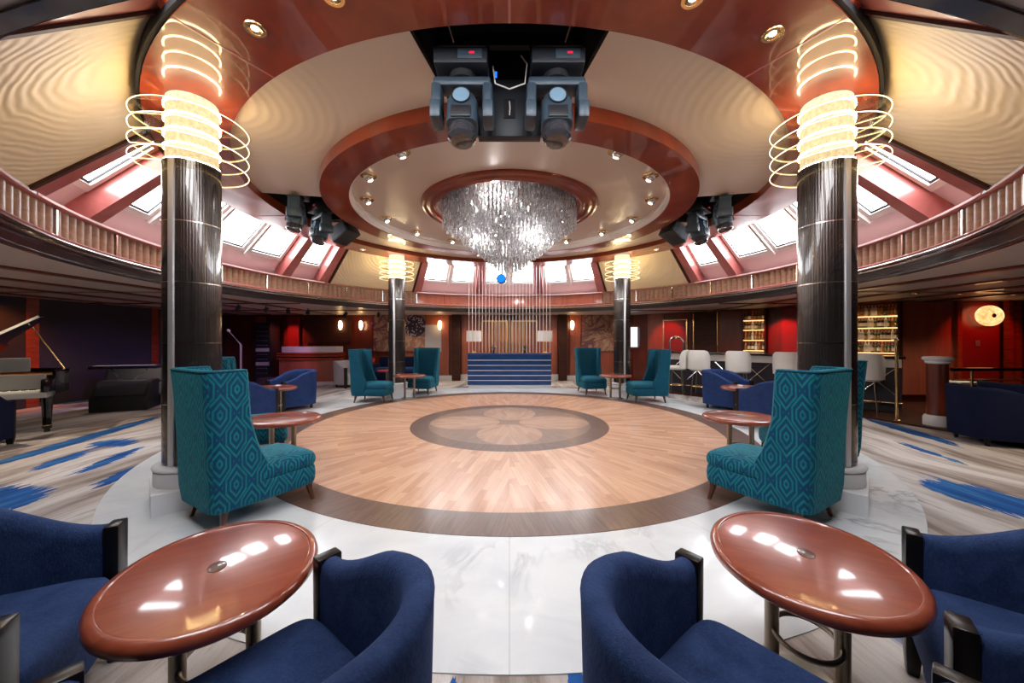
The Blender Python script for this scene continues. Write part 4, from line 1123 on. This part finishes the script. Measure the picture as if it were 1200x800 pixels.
mb = MB(); mb.box((0, .12, 1.11), (BL + .1, .72, .05)); mb.build('counter_top', 'black_gloss', bar, bevel=.006)
mb = MB(); mb.box((0, -.10, .99), (BL, .05, .17)); mb.build('white_fascia', 'white_trim', bar, smooth=False)  # plain white front panel
for q in range(7):
    x = -BL / 2 + BL * (q + .5) / 7
    mb = MB()
    for s_ in (-1, 1): mb.tube([(x - s_ * .26, -.10, .35), (x + s_ * .26, -.10, .88)], .012, 6)
    mb.build('cross_brace', 'chrome', bar)
mb = MB(); mb.tube([(-BL / 2, -.22, .20), (BL / 2, -.22, .20)], .022, 10); mb.build('foot_rail', 'brass', bar)
def stool():
    t = thing('bar_stool', 'x', 'bar stool', group='white-backed bar stools')
    mb = MB(); L = []; n = 18
    for i in range(n + 1):
        u = -1 + 2 * i / n; a = u * RAD(78); x = .26 * sin(a); y = -.05 - .22 * cos(a); k = 1 - abs(u) ** 6 * .35
        nx, ny = sin(a), -cos(a); z1 = .72 + .48 * k
        L.append([(x + nx * o, y + ny * o, z) for o, z in ((.018, .70), (.03, z1 - .02), (.018, z1), (-.002, z1 - .01), (-.012, .70))])
    mb.loft(L); mb.build('backrest', 'white_cloth', t, angle=60)
    mb = MB(); mb.lathe([(0, .66), (.22, .66), (.25, .69), (.25, .73), (.22, .76), (0, .77)], 28); mb.build('seat', 'white_cloth', t)
    for k in range(4):
        a = pi / 4 + k * pi / 2; mb = MB(); mb.tube([(.17 * cos(a), .17 * sin(a), .67), (.24 * cos(a), .24 * sin(a), .0)], .012, 8); mb.build('leg', 'bronze', t)
    mb = MB(); mb.tube([(.215 * cos(2 * pi * q / 24), .215 * sin(2 * pi * q / 24), .25) for q in range(24)], .009, 6, closed=True); mb.build('foot_ring', 'brass', t)
    return t
s0 = stool(); index()
sl = [(4.58, 10.0, -.9, .55, 'white bar stool turned sideways, first from the far end'), (5.02, 9.62, .72, .70, 'white bar stool, second from the far end of the bar'), (5.66, 9.0, .72, .70, 'white bar stool in the middle, behind the blue armchair'),
      (6.3, 8.25, .72, .70, 'white bar stool just left of the near right column'), (7.10, 7.28, .72, .70, 'white bar stool right of the near right column')]
for i, (x, y, fx, fy, l) in enumerate(sl):
    o = s0 if i == 0 else dup(s0)
    o.location = (x, y, .03); o.rotation_euler[2] = face(fx, fy); o['label'] = l
tp = thing('beer_tap', 'arched chrome tap at the far end of the bar counter', 'tap', tuple(BA + bu * .45 + Vector((0, 0, 1.165))), ang)
mb = MB(); mb.tube([(-.2, 0, .004)] + [(-.2 + .2 * (1 - cos(pi * q / 12)) , 0, .26 + .16 * sin(pi * q / 12)) for q in range(13)] + [(.2, 0, .004)], .032, 10); mb.build('arch', 'chrome', tp)
mb = MB(); mb.box((0, -.03, .40), (.06, .05, .08)); mb.build('spout', 'chrome', tp, bevel=.01)

# diagonal wall dressing
WA = Vector((4.6, 13.6, 0)); WB = Vector((9.25, 8.75, 0)); wu = (WB - WA).normalized(); wn_ = Vector((wu.y, -wu.x, 0)) * -1
wn_ = Vector((-.72, -.69, 0)); wang = atan2(wu.y, wu.x)
def onwall(px):      # point of the diagonal wall seen in picture column px
    k = (px - 597) / 428; t = (k * WA.y - WA.x) / (wu.x - k * wu.y); return WA + wu * t
def wpanel(px0, px1, z0, z1, mat, off=.04, name='wall_panel'):
    a, b = onwall(px0), onwall(px1); c_ = (a + b) / 2 + wn_ * off
    mb = MB(); mb.box((c_.x, c_.y, (z0 + z1) / 2), ((b - a).length, .05, z1 - z0), wang); return S(name, mb, mat, smooth=False)
wpanel(760, 778, .1, 2.4, 'wall_wood_light'); wpanel(778, 806, .1, 2.15, 'red_panel', .05)
for px in (779, 806): wpanel(px - .8, px + .8, .1, 2.17, 'brass', .08, 'trim_19')
wpanel(778, 807, 2.15, 2.19, 'brass', .08, 'trim_19')
wpanel(810, 842, .1, 2.4, 'dark_wood'); wpanel(842, 872, .1, 2.4, 'wall_wood')
for px in (814, 842): wpanel(px - .6, px + .6, .1, 2.35, 'brass', .09, 'trim_19')
wpanel(917, 940, .1, 2.4, 'red_panel', .06)
def back_bar(px0, px1, label, nb, seed, rows=(1.20, 1.50, 1.80, 2.08)):
    a, b = onwall(px0), onwall(px1); w = (b - a).length; c_ = (a + b) / 2 + wn_ * .16
    t = thing('bottle_cabinet', label, 'cabinet', (c_.x, c_.y, .0), wang, 'lit bottle cabinets behind the bar')
    mb = MB(); mb.box((0, .11, 1.25), (w, .03, 2.3)); mb.build('back_panel', 'wall_wood', t, smooth=False)
    for s_ in (-1, 1): mb = MB(); mb.box((s_ * w / 2, 0, 1.25), (.04, .25, 2.3)); mb.build('side_panel', 'dark_wood', t, smooth=False)
    mb = MB(); mb.box((0, 0, .6), (w, .25, 1.14)); mb.build('cupboard', 'dark_wood', t, smooth=False)
    for z in rows: mb = MB(); mb.box((0, 0, z - .02), (w - .04, .24, .02)); mb.build('shelf', 'shelf_glow', t, smooth=False)
    rnd = random.Random(seed); out = []
    for ri, z in enumerate(rows):
        for q in range(nb):
            p = Vector((-w / 2 + w * (q + .7) / (nb + .4), rnd.uniform(-.05, .02), z - .01)); p.rotate(Matrix.Rotation(wang, 3, 'Z'))
            out.append((c_ + p, rnd.randrange(4), ri))
    return out
M['shelf_glow'] = emis('shelf_glow', (1.0, .55, .22), .9)
spots = back_bar(873, 899, 'bottle cabinet lit amber, left of the red lit panel', 6, 1) + back_bar(1001, 1053, 'wide bottle cabinet lit amber, right of the near right column', 13, 2)
M['bottle_amber'] = plain('bottle_amber', (.38, .13, .03), .1, coat=1.0); M['bottle_clear'] = plain('bottle_clear', (.45, .45, .42), .08, coat=1.0)
M['bottle_green'] = plain('bottle_green', (.03, .09, .04), .1, coat=1.0); M['bottle_dark'] = plain('bottle_dark', (.04, .02, .015), .1, coat=1.0)
bt = []
for i, mname in enumerate(('bottle_amber', 'bottle_clear', 'bottle_green', 'bottle_dark')):
    t = thing('bottle', 'x', 'bottle', group='liquor bottles on the bar shelves'); h = (.27, .29, .25, .28)[i]
    mb = MB(); mb.lathe([(0, 0), (.035, 0), (.037, .01), (.037, h * .58), (.030, h * .68), (.013, h * .78), (.012, h * .95), (0, h * .95)], 12); mb.build('glass_body', mname, t)
    mb = MB(); mb.lathe([(.0385, h * .15), (.0385, h * .45)], 12); mb.build('label_band', 'ivory' if i % 2 else 'gold', t)
    mb = MB(); mb.lathe([(0, h * .93), (.014, h * .93), (.014, h), (0, h)], 10); mb.build('cap', 'black' if i % 2 else 'gold', t)
    bt.append(t)
index(); used = set()
RN = ('lowest', 'second', 'third', 'top'); CN = ('amber', 'clear', 'green', 'dark brown')
for n, (p, k, ri) in enumerate(spots):
    o = bt[k] if k not in used else dup(bt[k]); used.add(k); o.location = p
    cab = 'narrow' if n < 24 else 'wide'
    o['label'] = '%s glass bottle on the %s shelf of the %s bottle cabinet' % (CN[k], RN[ri], cab)
    o['group'] = '%s bottles, %s shelf of the %s cabinet' % (CN[k], RN[ri], cab)
# right wall beyond the bar
mb = MB(); mb.box((9.95, 8.66, 1.3), (1.3, .05, 2.2)); S('wall_panel', mb, 'wall_wood_light', smooth=False)
mb = MB(); mb.box((11.1, 8.66, 1.3), (.95, .05, 2.2)); S('wall_panel', mb, 'red_panel', smooth=False)
for x in (10.55, 11.75, 11.95): mb = MB(); mb.box((x, 8.60, 1.3), (.10, .10, 2.3)); S('wall_pilaster', mb, 'mahogany', smooth=False)
lp = thing('wall_lamp', 'glowing oval onyx lamp on the red wall right of the bar', 'wall lamp', (11.18, 8.52, 2.06))
mb = MB(); mb.lathe([(0, 0), (.33, .0), (.33, .03), (.25, .07), (0, .09)], 40, T=Matrix.Rotation(pi / 2, 4, 'X') @ Matrix.Scale(.72, 4, (0, 1, 0))); mb.build('onyx_disc', 'onyx', lp)
mb = MB(); mb.lathe([(0, .085), (.05, .085), (.05, .10), (0, .105)], 20, T=Matrix.Rotation(pi / 2, 4, 'X')); mb.build('centre_boss', 'brass', lp)
mb = MB(); mb.box((11.05, 8.62, 1.42), (.10, .02, .14)); tag(mb.build('wall_switch', 'steel'), 'small metal switch plate below the onyx lamp', 'switch')
bp = thing('brass_post', 'tall slim brass post at the near end of the bar', 'post', (7.02, 6.62, .03))
mb = MB(); mb.lathe([(.055, 0), (.055, .015), (.03, .03)], 20); mb.build('base_flange', 'brass', bp)
mb = MB(); mb.lathe([(.024, .03), (.024, 1.40), (.034, 1.41), (.034, 1.47), (.0, 1.50)], 20); mb.build('pole', 'brass', bp)
np_ = thing('newel_pillar', 'short round dark marble pillar with cream stone cap by the railing', 'pillar', (7.36, 6.28, .03))
mb = MB(); mb.lathe([(0, 0), (.175, 0), (.175, .14), (.15, .18)], 36); mb.build('stone_base', 'stone_white', np_)
mb = MB(); mb.lathe([(.135, .18), (.130, .20), (.130, 1.04), (.135, 1.06)], 36); mb.build('shaft', 'wall_wood', np_)
mb = MB(); mb.lathe([(.14, 1.06), (.155, 1.08), (.145, 1.10), (.175, 1.12), (.19, 1.15), (.17, 1.18), (0, 1.19)], 36); mb.build('cap', 'stone_white', np_)
rl = thing('railing', 'brass and dark wood railing running right from the short round pillar', 'railing', (7.6, 6.28, .03))
for z, r_, mt in ((.96, .03, 'black_gloss'), (.78, .014, 'brass'), (.64, .014, 'brass'), (.50, .014, 'brass')):
    mb = MB(); mb.tube([(0, 0, z), (3.9, 0, z)], r_, 10); mb.build('rail', mt, rl)
for x in (.35, 1.6, 2.85): mb = MB(); mb.tube([(x, 0, 0), (x, 0, .93)], .02, 10); mb.build('baluster', 'brass', rl)
ct = thing('low_shelf', 'low cream shelf behind the railing', 'shelf', (8.95, 7.25, .03))
mb = MB(); mb.box((0, 0, .62), (.5, .4, .05)); mb.build('top', 'white_trim', ct)
for s_ in (-1, 1): mb = MB(); mb.box((s_ * .2, 0, .30), (.05, .36, .60)); mb.build('leg', 'dark_wood', ct)

# small blue stage light glowing behind the chandelier
sb = thing('blue_spotlight', 'small blue glowing spotlight seen under the tip of the chandelier', 'spotlight', (-.18, 8.0, 2.84))
mb = MB(); mb.sph((0, .02, 0), .11, 18, 12); mb.build('lamp_body', 'device_dark', sb)
mb = MB(); mb.sph((0, -.045, 0), .09, 18, 12); mb.build('lens', 'em_blue', sb)
mb = MB(); mb.tube([(0, .03, .05), (0, .03, .98)], .008, 8); mb.build('drop_rod', 'steel', sb)
wl = thing('white_spotlight', 'bright white spotlight right beside the blue one under the chandelier tip', 'spotlight', (.20, 8.0, 2.86))
mb = MB(); mb.sph((0, .02, 0), .11, 18, 12); mb.build('lamp_body', 'device_dark', wl)
mb = MB(); mb.sph((0, -.03, 0), .115, 18, 12); mb.build('lens', 'em_down', wl)
mb = MB(); mb.tube([(0, .03, .05), (0, .03, .98)], .008, 8); mb.build('drop_rod', 'steel', wl)

# ------------------------------------------------------------------ lights in the low ceiling
stage = [(-7.4, 8.2), (-6.9, 9.3), (-6.6, 9.9), (-6.3, 10.4), (-5.9, 10.7), (-5.2, 11.6), (-4.3, 12.0)]
def can(em):
    t = thing('stage_spotlight', 'x', 'stage light', group='small stage spotlights on the low ceiling')
    mb = MB(); mb.tube([(0, 0, 0), (0, 0, -.06)], .012, 8); mb.build('bracket', 'black', t)
    T = Matrix.Translation((0, 0, -.11)) @ Matrix.Rotation(RAD(35), 4, 'X')
    mb = MB(); mb.lathe([(0, .07), (.04, .07), (.05, .04), (.055, -.06), (.048, -.06), (.04, 0)], 20, T=T); mb.build('can', 'black', t)
    mb = MB(); mb.lathe([(0, -.05), (.046, -.05)], 20, T=T); mb.build('lens', em, t)
    return t
cans = {'p': can('em_purple'), 'k': can('em_pink')}; index(); used = set()
WH = ['just left of the near left column', 'first right of the near left column', 'second right of the near left column', 'third right of the near left column', 'fourth, above the equipment rack', 'above the wooden counter', 'above the grey tub chair']
for i, (x, y) in enumerate(stage):
    k = 'p' if i < 4 else 'k'
    o = cans[k] if k not in used else dup(cans[k]); used.add(k); o.location = (x, y, HC); o.rotation_euler[2] = RAD(20 + 40 * (i % 3))
    o['label'] = 'small %s stage spotlight under the low ceiling, %s' % ('purple' if k == 'p' else 'pink', WH[i])
    if i in (0, 2, 4): spot((x, y, HC - .2), 35, (.45, .2, 1.0) if k == 'p' else (.9, .4, 1), 80, (x - 2.0, y + .8, 0.3))
lows = [(5.3, 10.9, 'over the far end of the bar'), (6.2, 10.3, 'over the third bar stool'), (6.9, 9.4, 'over the middle of the bar'), (7.6, 8.3, 'over the near end of the bar'), (8.0, 7.2, 'over the brass post'), (9.0, 7.3, 'right of the wide bottle cabinet'),
        (10.2, 7.4, 'near the onyx lamp'), (-8.3, 5.6, 'over the piano'), (-9.0, 8.6, 'over the stage'), (-7.0, 3.8, 'over the carpet at the left edge'), (7.0, 3.8, 'over the carpet at the right edge'), (-1.4, 12.9, 'over the left door behind the desk'), (0.0, 12.9, 'in the middle behind the desk'), (1.4, 12.9, 'over the right door behind the desk'),
        (-3.6, 12.6, 'over the sofa'), (3.6, 12.6, 'over the right mural'), (-7.0, 1.2, 'over the carpet left of the camera'), (7.0, 1.2, 'over the carpet right of the camera')]
first = True
for x, y, l in lows:
    o = low0 if first else dup(low0); first = False
    o.location = (x, y, HC - .002); o['label'] = 'flush round downlight in the low ceiling ' + l; o['group'] = 'downlights in the low ceiling'
    spot((x, y, HC - .03), 60 if abs(y) < 5 else (16 if x > 4 else 70 if l == 'over the piano' else 22), ang=120)
# coloured wall washers
spot((-9.6, 6.9, 2.3), 60, (1, .25, .05), 90, (-10.7, 7.3, 1.2)); spot((-8.0, 12.2, 2.3), 50, (1, .10, .08), 60, (-7.95, 13.5, 1.2))
spot((11.1, 7.6, 2.3), 22, (1, .06, .03), 90, (11.1, 8.7, 1.3)); spot((6.9, 10.0, 2.3), 60, (1, .04, .04), 60, (7.75, 10.2, 1.5))
spot((5.0, 11.9, 2.3), 30, (1, .08, .05), 70, (5.5, 12.6, 1.5))

# ------------------------------------------------------------------ world and camera
w = bpy.data.worlds.new('World'); bpy.context.scene.world = w; w.use_nodes = True
w.node_tree.nodes['Background'].inputs[0].default_value = (.75, .85, 1, 1); w.node_tree.nodes['Background'].inputs[1].default_value = 1.0
cd = bpy.data.cameras.new('Camera'); cam = bpy.data.objects.new('Camera', cd); COL.objects.link(cam)
cd.sensor_width = 36; cd.lens = 428 / 1200 * 36; cd.shift_x = 3 / 1200; cd.shift_y = -2 / 1200
cam.location = (0, 0, 1.5); cam.rotation_euler = (pi / 2, 0, 0); cd.clip_start = .05
sc = bpy.context.scene; sc.camera = cam
sc.view_settings.view_transform = 'Standard'; sc.view_settings.look = 'None'; sc.view_settings.gamma = 1; sc.view_settings.exposure = 1.15
sc.view_settings.use_curve_mapping = False
cy = sc.cycles; cy.use_denoising = True; cy.max_bounces = 8; cy.diffuse_bounces = 4; cy.glossy_bounces = 4; cy.transparent_max_bounces = 24
cy.sample_clamp_indirect = 6.0; cy.caustics_reflective = False; cy.caustics_refractive = False
